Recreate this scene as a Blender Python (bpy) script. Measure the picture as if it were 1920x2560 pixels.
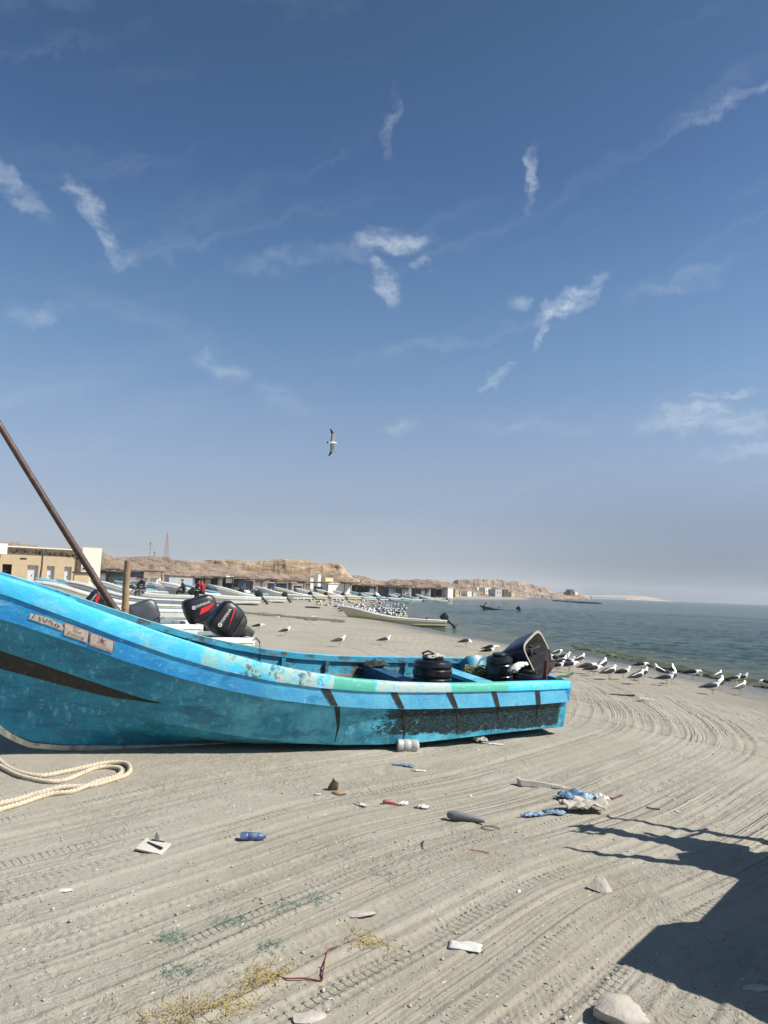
import bpy, bmesh, math, random
import numpy as np
from mathutils import Vector, Matrix, Euler
R = math.radians
SC = bpy.context.scene
COL = SC.collection
for _o in list(bpy.data.objects): bpy.data.objects.remove(_o)
random.seed(11)
RNG = np.random.default_rng(5)

# ------------------------------------------------------------------ camera
EYE = 2.5                                # metres above the sea
CAM_POS = np.array([0, 0, EYE]); FPX = 1849.0
_roll, _pitch = R(2.19), R(6.01)
_f = np.array([0, math.cos(_pitch), math.sin(_pitch)])
_r0 = np.array([1.0, 0, 0]); _u0 = np.array([0, -math.sin(_pitch), math.cos(_pitch)])
_r = math.cos(_roll) * _r0 + math.sin(_roll) * _u0
_u = -math.sin(_roll) * _r0 + math.cos(_roll) * _u0
cam = bpy.data.cameras.new("camera"); camo = bpy.data.objects.new("camera", cam); COL.objects.link(camo)
cam.sensor_fit = 'VERTICAL'; cam.sensor_height = 36.0; cam.lens = 26.0
cam.clip_start = 0.05; cam.clip_end = 40000
camo.matrix_world = Matrix(((_r[0], _u[0], -_f[0], 0), (_r[1], _u[1], -_f[1], 0), (_r[2], _u[2], -_f[2], EYE), (0, 0, 0, 1)))
SC.camera = camo

# ------------------------------------------------------------------ sky, sun, exposure
SUN_EL = 47.0
SUN_AZ = Vector((0.972, -0.235, 0)).normalized()          # towards the sun, on the ground
SUN_DIR = Vector((SUN_AZ.x * math.cos(R(SUN_EL)), SUN_AZ.y * math.cos(R(SUN_EL)), math.sin(R(SUN_EL))))
sl = bpy.data.lights.new("sun", 'SUN'); sl.energy = 5.0; sl.angle = R(0.5); sl.color = (1.0, 0.955, 0.88)
so = bpy.data.objects.new("sun", sl); COL.objects.link(so)
so.rotation_euler = (-SUN_DIR).to_track_quat('-Z', 'Y').to_euler(); so.location = SUN_DIR * 60
SC.view_settings.view_transform = 'Standard'; SC.view_settings.look = 'None'
SC.view_settings.exposure = 0.55; SC.view_settings.gamma = 1.0
SC.cycles.volume_bounces = 1; SC.cycles.max_bounces = 6
SC.cycles.volume_step_rate = 20

def new_node(nt, typ, ins=None, **props):
    n = nt.nodes.new(typ)
    for k, v in props.items(): setattr(n, k, v)
    for k, v in (ins or {}).items():
        s = n.inputs[k]
        if isinstance(v, bpy.types.NodeSocket): nt.links.new(v, s)
        elif isinstance(v, bpy.types.Node): nt.links.new(v.outputs[0], s)
        else: s.default_value = v
    return n
class G:                                  # short node graph helper
    def __init__(s, nt): s.nt = nt
    def n(s, typ, ins=None, **p): return new_node(s.nt, typ, ins, **p)
    def m(s, op, a, b=0.0, c=0.0, clamp=False):
        return s.n('ShaderNodeMath', {0: a, 1: b, 2: c}, operation=op, use_clamp=clamp).outputs[0]
    def vm(s, op, a, b=(0, 0, 0), scale=None, out=0):
        d = {0: a, 1: b}
        if scale is not None: d['Scale'] = scale
        return s.n('ShaderNodeVectorMath', d, operation=op).outputs[out]
    def mix(s, f, a, b, mode='MIX'):
        q = s.n('ShaderNodeMix', None, data_type='RGBA', blend_type=mode)
        for i, v in ((0, f), (6, a), (7, b)):
            if isinstance(v, bpy.types.NodeSocket): s.nt.links.new(v, q.inputs[i])
            else:
                if i and len(v) == 3: v = (*v, 1)
                q.inputs[i].default_value = v
        return q.outputs[2]
    def sm(s, v, lo, hi, a=0.0, b=1.0):   # smooth range
        return s.n('ShaderNodeMapRange', {0: v, 1: lo, 2: hi, 3: a, 4: b}, interpolation_type='SMOOTHSTEP').outputs[0]
    def noise(s, vec, scale, detail=4, rough=0.55, dist=0.0, dims='3D'):
        return s.n('ShaderNodeTexNoise', {'Vector': vec, 'Scale': scale, 'Detail': detail, 'Roughness': rough, 'Distortion': dist}, noise_dimensions=dims).outputs[0]
    def ramp(s, f, stops, interp='LINEAR'):
        q = s.n('ShaderNodeValToRGB', {0: f}); e = q.color_ramp.elements; q.color_ramp.interpolation = interp
        while len(e) < len(stops): e.new(0.5)
        for el, (p, c) in zip(e, stops): el.position = p; el.color = (*c, 1) if len(c) == 3 else c
        return q.outputs[0]

def pix_dir(x, y):                        # direction seen at a photo pixel
    return _f + _r * (x - 960) / FPX - _u * (y - 1280) / FPX
W = bpy.data.worlds.new("World"); SC.world = W; W.use_nodes = True
nt = W.node_tree; nt.nodes.clear(); g = G(nt)
sky = g.n('ShaderNodeTexSky', None, sky_type='NISHITA', sun_disc=False)
sky.sun_elevation = R(SUN_EL); sky.sun_rotation = math.atan2(SUN_DIR.x, SUN_DIR.y)
sky.altitude = 0; sky.air_density = 1.1; sky.dust_density = 1.2; sky.ozone_density = 1.6
tc = g.n('ShaderNodeTexCoord').outputs['Generated']
dirn = g.vm('NORMALIZE', tc)
sep = g.n('ShaderNodeSeparateXYZ', {0: dirn}); el = sep.outputs[2]
# the camera's rendering of the clear air: paler mauve-grey low down, deeper blue high up
# the camera's rendering of clear air over the sea: the physical sky graded by height
grade = g.ramp(el, [(0.0, (.60, .65, .95)), (0.013, (.57, .62, .86)), (0.04, (.455, .465, .655)), (0.10, (.465, .435, .55)), (0.15, (.52, .48, .56)), (0.22, (.535, .52, .58)),
                    (0.29, (.455, .51, .595)), (0.406, (.35, .45, .56)), (0.507, (.25, .345, .485)), (0.646, (.205, .30, .39)), (1.0, (.20, .29, .38))])
col = g.mix(1.0, sky.outputs[0], grade, 'MULTIPLY')
col = g.vm('MULTIPLY', col, (2, 2, 2))
seaward = g.m('MULTIPLY', g.sm(sep.outputs[0], 0.0, 0.5), g.sm(el, .20, -.01))   # the air is duller out over the water
col = g.mix(seaward, col, g.vm('MULTIPLY', col, (.40, .47, .58)))
wn = g.n('ShaderNodeTexNoise', {'Vector': dirn, 'Scale': 9.0, 'Detail': 6, 'Roughness': 0.62})
warp = g.vm('MULTIPLY', g.vm('SUBTRACT', wn.outputs[1], (0.5, 0.5, 0.5)), (0.065, 0.065, 0.065))
wn2 = g.n('ShaderNodeTexNoise', {'Vector': dirn, 'Scale': 26.0, 'Detail': 4, 'Roughness': 0.6})
warp2 = g.vm('MULTIPLY', g.vm('SUBTRACT', wn2.outputs[1], (0.5, 0.5, 0.5)), (0.045, 0.045, 0.045))
pw = g.vm('ADD', g.vm('ADD', dirn, warp), warp2)
CL = [(262, 560, 56, 85, 20, .42), (210, 505, 20, 36, 10, .2), (40, 470, 48, 75, 26, .36), (985, 598, 6, 75, 26, .46), (800, 645, -12, 210, 26, .13), (955, 705, 62, 48, 22, .42),
      (1040, 672, 0, 22, 11, .3), (1331, 440, 98, 62, 15, .42), (1425, 762, -35, 88, 22, .46), (1372, 825, -62, 52, 10, .4),
      (1300, 765, 10, 36, 15, .28), (1236, 953, -22, 48, 10, .3), (1012, 1062, -4, 46, 17, .32), (548, 918, 8, 68, 24, .24),
      (712, 998, 15, 66, 24, .14), (1765, 1058, 3, 120, 24, .38), (1805, 1001, -10, 80, 8, .34), (1865, 1118, -12, 95, 16, .24),
      (1850, 250, -18, 120, 15, .24), (1320, 1066, 2, 150, 15, .12), (85, 768, -15, 80, 20, .2), (975, 330, 88, 66, 13, .18), (1700, 705, -6, 110, 20, .13),
      (1100, 860, -8, 260, 14, .08), (380, 800, 20, 200, 30, .06)]
tot = None
for (x, y, ang, L_, W_, op) in CL:
    c = pix_dir(x, y); k = np.linalg.norm(c); c = c / k
    ca, sa = math.cos(R(ang)), math.sin(R(ang))
    U_ = (_r * ca - _u * sa) / (L_ * .80 / FPX / k); V_ = (_r * sa + _u * ca) / (W_ * .92 / FPX / k)
    d = g.vm('SUBTRACT', pw, tuple(c))
    du = g.vm('DOT_PRODUCT', d, tuple(U_), out=1); dv = g.vm('DOT_PRODUCT', d, tuple(V_), out=1)
    rr = g.m('ADD', g.m('MULTIPLY', du, du), g.m('MULTIPLY', dv, dv))
    q = g.m('MULTIPLY', g.m('POWER', g.sm(rr, 3.4, 0.0), 1.5), op * .85)
    tot = q if tot is None else g.m('ADD', tot, q)
st = g.noise(g.vm('ADD', g.vm('MULTIPLY', dirn, (9, 9, 24)), g.vm('MULTIPLY', warp2, (14, 14, 14))), 3.0, 5, 0.58)
veil = g.m('MULTIPLY', g.sm(g.noise(g.vm('MULTIPLY', g.vm('ADD', pw, g.vm('MULTIPLY', g.n('ShaderNodeCombineXYZ', {2: g.m('MULTIPLY', sep.outputs[0], -.35)}).outputs[0], (1, 1, 1))), (1.6, 1.6, 15)), 1.5, 6, 0.6, .4), 0.50, 0.80), 0.085)
cl = g.m('ADD', g.m('MULTIPLY', tot, g.sm(st, 0.28, 0.72, 0.15, 1.25)), veil, clamp=True)
col = g.mix(cl, col, (7.6, 8.0, 8.9))
col = g.vm('MULTIPLY', col, (.96, 1.02, 1.0))
bg = g.n('ShaderNodeBackground', {0: col, 1: 0.0683}); out = g.n('ShaderNodeOutputWorld'); nt.links.new(bg.outputs[0], out.inputs[0])
# ------------------------------------------------------------------ helpers
def tag(o, label=None, cat=None, group=None, kind=None):
    if label: o['label'] = label
    if cat: o['category'] = cat
    if group: o['group'] = group
    if kind: o['kind'] = kind
    return o
def empty(name, loc=(0, 0, 0), rz=0.0, label=None, cat=None, group=None, mat=None):
    o = bpy.data.objects.new(name, None); COL.objects.link(o); o.empty_display_size = 0.1
    if mat is not None: o.matrix_world = mat
    else: o.location = loc; o.rotation_euler = (0, 0, rz)
    return tag(o, label, cat, group)
def mesh(name, verts, faces, mats, parent=None, mi=None, uv=None, sharp=38, smooth=True):
    me = bpy.data.meshes.new(name); me.from_pydata([tuple(map(float, v)) for v in verts], [], faces)
    for m_ in (mats if isinstance(mats, (list, tuple)) else [mats]): me.materials.append(m_)
    if mi is not None: me.polygons.foreach_set('material_index', mi)
    if uv is not None:
        l = me.uv_layers.new(name='UVMap'); vi = np.empty(len(me.loops), int); me.loops.foreach_get('vertex_index', vi)
        l.data.foreach_set('uv', np.asarray(uv, np.float32)[vi].ravel())
    if smooth:
        me.polygons.foreach_set('use_smooth', [True] * len(me.polygons))
        if sharp: me.set_sharp_from_angle(angle=R(sharp))
    me.update()
    o = bpy.data.objects.new(name, me); COL.objects.link(o)
    if parent: o.parent = parent
    return o
class MB:                                 # collects simple solids into one mesh
    def __init__(s): s.v = []; s.f = []; s.m = []
    def add(s, v, f, mi=0):
        b = len(s.v); s.v += [tuple(p) for p in v]; s.f += [tuple(i + b for i in q) for q in f]; s.m += [mi] * len(f); return s
    def box(s, c, size, rot=None, mi=0, taper=1.0):
        x, y, z = [d / 2 for d in size]; P = []
        for k in (-1, 1):
            t_ = taper if k > 0 else 1
            P += [Vector((-x * t_, -y * t_, k * z)), Vector((x * t_, -y * t_, k * z)), Vector((x * t_, y * t_, k * z)), Vector((-x * t_, y * t_, k * z))]
        if rot is not None:
            M = rot if isinstance(rot, Matrix) else Euler(rot).to_matrix(); P = [M @ p for p in P]
        P = [p + Vector(c) for p in P]
        return s.add(P, [(0, 3, 2, 1), (4, 5, 6, 7), (0, 1, 5, 4), (1, 2, 6, 5), (2, 3, 7, 6), (3, 0, 4, 7)], mi)
    def tube(s, pts, rad, n=8, mi=0, caps=True, closed=False):
        pts = [Vector(p) for p in pts]; rs = rad if isinstance(rad, (list, tuple)) else [rad] * len(pts)
        V = []; up = Vector((0, 0, 1)); m = len(pts)
        for i, p in enumerate(pts):
            if closed: t_ = pts[(i + 1) % m] - pts[i - 1]
            else: t_ = pts[min(i + 1, m - 1)] - pts[max(i - 1, 0)]
            t_.normalize(); a = t_.cross(up if abs(t_.dot(up)) < 0.95 else Vector((1, 0, 0))).normalized(); b = t_.cross(a)
            V += [p + (a * math.cos(q) + b * math.sin(q)) * rs[i] for q in [2 * math.pi * k / n for k in range(n)]]
        F = []
        for i in range(m if closed else m - 1):
            j = (i + 1) % m
            F += [(i * n + k, i * n + (k + 1) % n, j * n + (k + 1) % n, j * n + k) for k in range(n)]
        if caps and not closed: F += [tuple(range(n))[::-1], tuple((m - 1) * n + k for k in range(n))]
        return s.add(V, F, mi)
    def lathe(s, prof, n=20, M=None, mi=0):
        V = []
        for r_, z_ in prof: V += [Vector((r_ * math.cos(2 * math.pi * k / n), r_ * math.sin(2 * math.pi * k / n), z_)) for k in range(n)]
        if M is not None: V = [M @ v for v in V]
        F = [(i * n + k, i * n + (k + 1) % n, (i + 1) * n + (k + 1) % n, (i + 1) * n + k) for i in range(len(prof) - 1) for k in range(n)]
        F += [tuple(range(n))[::-1], tuple((len(prof) - 1) * n + k for k in range(n))]
        return s.add(V, F, mi)
    def loft(s, rings, mi=0, cap=True):
        n = len(rings[0]); V = [p for r_ in rings for p in r_]
        F = [(i * n + k, i * n + (k + 1) % n, (i + 1) * n + (k + 1) % n, (i + 1) * n + k) for i in range(len(rings) - 1) for k in range(n)]
        if cap: F += [tuple(range(n))[::-1], tuple((len(rings) - 1) * n + k for k in range(n))]
        return s.add(V, F, mi)
    def build(s, name, mats, parent=None, sharp=38, smooth=True):
        return mesh(name, s.v, s.f, mats, parent, s.m, None, sharp, smooth)
def ell(c, ry, rz, n=10, ax='x'):
    c = Vector(c); out_ = []
    for k in range(n):
        q = 2 * math.pi * k / n; a, b = math.cos(q) * ry, math.sin(q) * rz
        out_.append(c + (Vector((0, a, b)) if ax == 'x' else Vector((a, b, 0))))
    return out_
def dup(o, parent=None, label=None, group=None, loc=None, rot=None, scale=None):
    c = o.copy(); COL.objects.link(c); c.parent = parent
    if label: c['label'] = label
    if group: c['group'] = group
    if loc is not None: c.location = loc
    if rot is not None: c.rotation_euler = rot
    if scale is not None: c.scale = (scale,) * 3 if not isinstance(scale, tuple) else scale
    for ch in KIDS.get(o.as_pointer(), []): dup(ch, c)
    return c
KIDS = {}
def kids(o):                              # remember a prototype's parts before copying it
    ch = [x for x in bpy.data.objects if x.parent == o]; KIDS[o.as_pointer()] = ch
    for c in ch: kids(c)
    return o
def lin(c): return tuple(((v / 255 + .055) / 1.055) ** 2.4 if v > 10 else v / 255 / 12.92 for v in c)
def rock_mesh(n_sub=2, size=(1, 1, 1), seed=0, amp=.25, flat=0.0):
    bm = bmesh.new(); bmesh.ops.create_icosphere(bm, subdivisions=n_sub, radius=1); rr_ = random.Random(seed)
    offs = [Vector((rr_.uniform(-1, 1), rr_.uniform(-1, 1), rr_.uniform(-1, 1))).normalized() for _ in range(7)]
    cut = [rr_.uniform(.55, .95) for _ in range(7)]
    for v in bm.verts:
        for o_, c_ in zip(offs, cut):
            d_ = v.co.dot(o_)
            if d_ > c_: v.co -= o_ * (d_ - c_)
        v.co *= 1 + rr_.uniform(-amp, amp) * .3
        v.co.x *= size[0]; v.co.y *= size[1]; v.co.z *= size[2]
        if flat and v.co.z < -flat: v.co.z = -flat
    V = [v.co.copy() for v in bm.verts]; F = [[v.index for v in f.verts] for f in bm.faces]; bm.free(); return V, F

# ------------------------------------------------------------------ materials
MATS = {}
def mat(name, color, rough=.6, var=.12, scale=8.0, bump=0.0, bscale=40.0, metal=0.0, dirt=None, dirt_amt=.4, dirt_scale=5.0, spec=.5, emit=None, trans=0.0, alpha=None, coat=0.0):
    if name in MATS: return MATS[name]
    m_ = bpy.data.materials.new(name); m_.use_nodes = True; nt_ = m_.node_tree; nt_.nodes.clear(); g = G(nt_)
    pos = g.n('ShaderNodeTexCoord').outputs['Object']
    n1 = g.noise(pos, scale, 5, .6)
    c = g.mix(g.sm(n1, .3, .7), tuple(v * (1 - var) for v in color), tuple(min(1, v * (1 + var)) for v in color))
    if dirt is not None:
        n2 = g.noise(pos, dirt_scale, 7, .68, .4)
        c = g.mix(g.m('MULTIPLY', g.sm(n2, .52, .66), dirt_amt), c, dirt)
    b = g.n('ShaderNodeBsdfPrincipled', {'Base Color': c, 'Roughness': g.sm(n1, .2, .8, max(0, rough - .08), min(1, rough + .08)), 'Metallic': metal, 'Specular IOR Level': spec, 'Transmission Weight': trans, 'Coat Weight': coat})
    if bump:
        h = g.noise(pos, bscale, 5, .6)
        nt_.links.new(g.n('ShaderNodeBump', {'Height': h, 'Strength': 1.0, 'Distance': bump}).outputs[0], b.inputs['Normal'])
    o_ = g.n('ShaderNodeOutputMaterial', {0: b}); MATS[name] = m_; return m_

# ------------------------------------------------------------------ numpy noise
def _hash(ix, iy, seed):
    h = (ix.astype(np.int64) * 374761393 + iy.astype(np.int64) * 668265263 + seed * 144665) & 0xffffffff
    h = ((h ^ (h >> 13)) * 1274126177) & 0xffffffff
    return ((h ^ (h >> 16)) & 0xffffff) / float(0xffffff)
def vn(x, y, seed=0):
    ix, iy = np.floor(x), np.floor(y); fx, fy = x - ix, y - iy
    ux, uy = fx * fx * (3 - 2 * fx), fy * fy * (3 - 2 * fy)
    a, b, c, d = _hash(ix, iy, seed), _hash(ix + 1, iy, seed), _hash(ix, iy + 1, seed), _hash(ix + 1, iy + 1, seed)
    return (a + (b - a) * ux) * (1 - uy) + (c + (d - c) * ux) * uy - .5
def fbm(x, y, seed=0, octv=4, gain=.5, lac=2.03):
    s_, a_ = 0, 1.0
    for i in range(octv): s_ = s_ + a_ * vn(x, y, seed + i * 17); x = x * lac + 3.1; y = y * lac - 1.7; a_ *= gain
    return s_
def sst(v, a, b): t_ = np.clip((v - a) / (b - a), 0, 1); return t_ * t_ * (3 - 2 * t_)
def catmull(P, n):
    P = np.asarray(P, float); k = len(P); u_ = np.linspace(0, k - 1, n); i = np.clip(u_.astype(int), 0, k - 2); t_ = (u_ - i)[:, None]
    g_ = lambda j: P[np.clip(j, 0, k - 1)]
    p0, p1, p2, p3 = g_(i - 1), g_(i), g_(i + 1), g_(i + 2)
    p0 = np.where((i == 0)[:, None], 2 * p1 - p2, p0); p3 = np.where((i == k - 2)[:, None], 2 * p2 - p1, p3)
    return .5 * (2 * p1 + (p2 - p0) * t_ + (2 * p0 - 5 * p1 + 4 * p2 - p3) * t_ ** 2 + (3 * p1 - p0 - 3 * p2 + p3) * t_ ** 3)
def curve_coords(X, Y, C_, maxd=1e9):     # signed distance to the left of a polyline (+) and arc length along it
    C_ = np.asarray(C_, float); A, B = C_[:-1], C_[1:]; D = B - A; L2 = (D ** 2).sum(1); Ls = np.sqrt(L2); cum = np.concatenate([[0], np.cumsum(Ls)])
    x, y = X.ravel(), Y.ravel(); best = np.full(x.shape, 1e18); dist = np.zeros(x.shape); arc = np.zeros(x.shape)
    for k in range(len(A)):
        px_, py_ = x - A[k, 0], y - A[k, 1]; t_ = (px_ * D[k, 0] + py_ * D[k, 1]) / L2[k]
        if 0 < k: t_ = np.maximum(t_, 0)
        if k < len(A) - 1: t_ = np.minimum(t_, 1)
        ex, ey = px_ - t_ * D[k, 0], py_ - t_ * D[k, 1]; d2 = ex * ex + ey * ey
        sg = np.sign(D[k, 0] * py_ - D[k, 1] * px_); q = d2 < best
        best = np.where(q, d2, best); dist = np.where(q, sg * np.sqrt(d2), dist); arc = np.where(q, cum[k] + t_ * Ls[k], arc)
    return dist.reshape(X.shape), arc.reshape(X.shape)

# ------------------------------------------------------------------ the lie of the land
SHORE = [(60, -300), (22, -60), (14.6, -10), (12.6, 8), (12.1, 16), (11.6, 22.4), (9.9, 28), (8.8, 32.4), (6.6, 37.8), (4.7, 44.6), (3.4, 52), (2.4, 62), (1.9, 75),
         (1.7, 100), (2.7, 126), (5.4, 155), (10, 184), (20, 222), (36, 259), (78, 380), (122, 620), (143, 827), (190, 1100), (300, 1500), (640, 2700), (1100, 4200)]
SHORE_C = catmull(SHORE, 150)
def shore_d(X, Y): return curve_coords(X, Y, SHORE_C)[0]
TRK_A = catmull([(-14, -9), (-8, -3.1), (-3.9, 1.5), (-1.93, 3.6), (-.9, 4.84), (.09, 6.0), (1.39, 7.12), (3.0, 8.9), (3.95, 10.2), (4.5, 11.6), (4.9, 13.3), (5.3, 17), (4.8, 24), (3.0, 34), (0, 50), (-3, 90)], 120)
TRK_D = catmull([(-9, 75), (-5.2, 50), (-3.1, 35.8), (-.2, 25), (1.8, 18), (3.7, 13.3), (5.6, 10.1), (8.5, 6.5), (12, 1)], 70)
def base_h(X, Y, d=None):
    X = np.asarray(X, float); Y = np.asarray(Y, float)
    if d is None: d = shore_d(X, Y)
    rr_ = np.hypot(X, Y)
    z = .70 * (1 - np.exp(-(np.maximum(d, 0) / 4.2) ** 1.25)) + 1.2 * sst(d, 24, 62) + 1.5 * sst(d, 70, 200)
    z = np.where(d < 0, np.maximum(-.07 * -d, -3.0), z)
    z = z + .05 * fbm(X / 3.1, Y / 3.1, 3, 3) * sst(d, 1, 8) + .10 * fbm(X / 17, Y / 17, 5, 2) * sst(d, 8, 20)
    return z
def tracks(X, Y):                         # tyre marks pressed in the sand, metres
    z = np.zeros(X.shape); 
    near = (np.hypot(X, Y) < 60)
    x, y = X[near], Y[near]
    d, s_ = curve_coords(x, y, TRK_A); h = np.zeros(x.shape)
    bands = [(.38, .22, 0), (.16, .19, 2), (-.45, .20, 1), (-.74, .18, 0), (-1.22, .22, 0), (-1.40, .18, 2), (-1.75, .2, 0), (-2.05, .2, 1), (.78, .2, 2), (-2.35, .2, 0), (1.15, .2, 0), (-.12, .16, 2), (-2.75, .2, 1), (-3.0, .2, 0), (1.6, .2, 1), (-.96, .18, 2), (-3.4, .2, 0), (-3.75, .2, 2), (2.0, .2, 0), (-4.2, .2, 0)]
    wob = .10 * fbm(s_ / 5, s_ * 0 + .5, 9, 2)
    for i, (c_, w_, kd) in enumerate(bands):
        e = (d - c_ - wob - .25 * fbm(s_ / 7, s_ * 0 + i * 3.3, 31, 2)); m_ = sst(np.abs(e), w_ * .62, w_ * .46)
        amp = np.clip(.35 + 1.3 * vn(s_ / 2.3, e * 0 + i * 7.7, 12) + .5, .1, 1.2)
        tw = np.interp(i, [0, 20], [1, 1]); h -= .0065 * m_ * amp
        h += .0045 * np.exp(-((np.abs(e) - w_ * .62) / .022) ** 2) * amp
        rib = np.cos(2 * np.pi * e / .036)
        if kd == 0: pat = rib * .9
        elif kd == 1: pat = np.sign(np.sin(2 * np.pi * (s_ / .05 + np.abs(e) * 6))) * .8 * (rib > -.3)
        else: pat = np.where(np.abs(e) > w_ * .26, np.sign(np.sin(2 * np.pi * s_ / .06)), rib * .5)
        rad = np.hypot(x, y); h += .0030 * m_ * pat * amp * sst(vn(s_ / .7, e / .3 + i * 5, 14), -.35, .1) * sst(rad, 7.5, 4.5)
        h += .0035 * m_ * np.cos(2 * np.pi * e / .10) * amp * sst(rad, 4.5, 7) * sst(rad, 14, 10)
    rad = np.hypot(x, y); drag = fbm(d / .028, s_ / 2.0, 21, 3) * .0040 * sst(rad, 8, 4.5) + fbm(d / .10, s_ / 3.5, 22, 3) * .010
    h += .62 * drag * sst(d, 4.0, 1.6) * sst(d, -6.5, -4)
    # second sweep, out by the gulls
    d2, s2 = curve_coords(x, y, TRK_D)
    for i, (c_, w_) in enumerate([(0, .2), (1.45, .2), (.35, .16), (2.4, .2), (-1.2, .2)]):
        e = d2 - c_ - .2 * fbm(s2 / 9, s2 * 0 + i, 41, 2); m_ = sst(np.abs(e), w_ * .62, w_ * .44)
        h -= .011 * m_; h += .006 * np.exp(-((np.abs(e) - w_ * .7) / .04) ** 2) + .004 * m_ * np.cos(2 * np.pi * e / .05)
    # scuffed, trodden surface
    k = sst(vn(x / 1.1, y / 1.1, 61), -.1, .3)
    h += k * (.010 * fbm(x / .11, y / .11, 62, 3) + .012 * np.abs(vn(x / .21, y / .21, 65)))
    h += .0035 * fbm(x / .05, y / .05, 70, 3)
    z[near] = h
    return z
def ground_h(X, Y, fine=True):
    X = np.atleast_1d(np.asarray(X, float)); Y = np.atleast_1d(np.asarray(Y, float)); d = shore_d(X, Y); z = base_h(X, Y, d)
    if fine: z = z + tracks(X, Y) * sst(d, .3, 3)
    # a low bank of loose sand the blue boat's keel settled into
    return z
import bisect
def gz(x, y):                             # height of the sand sheet under a point
    r_ = math.hypot(x, y); a_ = math.atan2(x, y); i = min(max(bisect.bisect_right(RS_L, r_) - 1, 0), len(RS_L) - 2); j = min(max(bisect.bisect_right(AZ_L, a_) - 1, 0), len(AZ_L) - 2)
    u = min(max((r_ - RS_L[i]) / (RS_L[i + 1] - RS_L[i]), 0), 1); v = min(max((a_ - AZ_L[j]) / (AZ_L[j + 1] - AZ_L[j]), 0), 1)
    return float((GZ[i, j] * (1 - v) + GZ[i, j + 1] * v) * (1 - u) + (GZ[i + 1, j] * (1 - v) + GZ[i + 1, j + 1] * v) * u)
def at_z(x, y, z):
    d = pix_dir(x, y); s_ = (z - EYE) / d[2]; return CAM_POS + d * s_
def at_d(x, y, Y): d = pix_dir(x, y); return CAM_POS + d * (Y / d[1])
def on_ground(x, y):                      # where the sight line through a photo pixel meets the sand
    z = .7
    for _ in range(25):
        P = at_z(x, y, z); z = .5 * z + .5 * gz(P[0], P[1])
    P = at_z(x, y, z); return Vector((P[0], P[1], gz(P[0], P[1])))

def polar_grid(rs, az):
    A, Rr = np.meshgrid(az, rs); return Rr * np.sin(A), Rr * np.cos(A)
def grid_mesh(name, X, Y, Z, material, wrap=False, attr=None):
    nr, na = X.shape; me = bpy.data.meshes.new(name); me.vertices.add(nr * na)
    me.vertices.foreach_set('co', np.stack([X, Y, Z], -1).astype(np.float32).ravel())
    i = np.arange(nr - 1)[:, None]; j = np.arange(na if wrap else na - 1)[None]; j2 = (j + 1) % na
    q = np.stack([i * na + j, i * na + j2, (i + 1) * na + j2, (i + 1) * na + j], -1).reshape(-1, 4)[:, ::-1]
    me.loops.add(q.size); me.polygons.add(len(q)); me.loops.foreach_set('vertex_index', q.ravel().astype(np.int32))
    me.polygons.foreach_set('loop_start', np.arange(0, q.size, 4, dtype=np.int32)); me.polygons.foreach_set('use_smooth', np.ones(len(q), bool))
    me.update(calc_edges=True); me.materials.append(material)
    for k, v in (attr or {}).items():
        a = me.attributes.new(k, 'FLOAT', 'POINT'); a.data.foreach_set('value', v.astype(np.float32).ravel())
    o = bpy.data.objects.new(name, me); COL.objects.link(o); return o
FINE = 1.0
az = np.concatenate([np.linspace(-180, -36, 50)[:-1], np.linspace(-36, 36, int(660 * FINE)), np.linspace(36, 180, 50)[1:-1]]) * math.pi / 180
rs = [0.02, .4, .8, 1.2, 1.6, 1.9]
while rs[-1] < 24: rs.append(rs[-1] + .0072 / FINE * (max(rs[-1], 2.6) / 3) ** 1.55)
while rs[-1] < 9000: rs.append(rs[-1] * 1.03)
rs = np.array(rs)
X, Y = polar_grid(rs, az); D = shore_d(X, Y); Z = base_h(X, Y, D) + tracks(X, Y) * sst(D, .3, 3)
GZ = Z; RS_L = list(rs); AZ_L = list(az)
TU = np.full(X.shape, 30.0); TV = np.zeros(X.shape); _nr = np.hypot(X, Y) < 70; TU[_nr], TV[_nr] = curve_coords(X[_nr], Y[_nr], TRK_A)
SAND_A, SAND_B, SAND_C = (.298, .270, .212), (.335, .308, .252), (.392, .366, .312)
SEA_A, SEA_B = (.016, .036, .024), (.038, .070, .048)
# sand
m_ = bpy.data.materials.new("beach_sand"); m_.use_nodes = True; nt_ = m_.node_tree; nt_.nodes.clear(); g = G(nt_)
pos = g.n('ShaderNodeTexCoord').outputs['Object']; sd = g.n('ShaderNodeAttribute', attribute_name='shore').outputs['Fac']
n1 = g.noise(pos, .55, 5, .55); n2 = g.noise(pos, 7, 6, .65); n3 = g.noise(pos, 160, 3, .7); n4 = g.noise(pos, 24, 6, .7)
c = g.mix(g.sm(n1, .35, .65), SAND_A, SAND_B)
c = g.mix(g.m('MULTIPLY', g.sm(n2, .42, .72), .35), c, SAND_C)
c = g.mix(g.m('MULTIPLY', g.sm(n3, .35, .7), .22), c, tuple(v * .55 for v in SAND_A))
c = g.mix(g.m('MULTIPLY', g.sm(n4, .67, .74), .55), c, (.09, .075, .06))       # bits of shell and weed
c = g.mix(g.m('MULTIPLY', g.sm(g.noise(pos, 33, 5, .75), .70, .76), .6), c, (.48, .46, .42))
far = g.sm(sd, 20, 60); c = g.mix(g.m('MULTIPLY', far, .3), c, (.31, .275, .225))
wet = g.sm(g.m('ADD', sd, g.m('MULTIPLY', g.m('SUBTRACT', n1, .5), 3.0)), 5.2, 1.2)
damp = g.sm(g.m('ADD', sd, g.m('MULTIPLY', g.m('SUBTRACT', g.noise(pos, .25, 4), .5), 6.0)), 8.5, 3.5)
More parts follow.
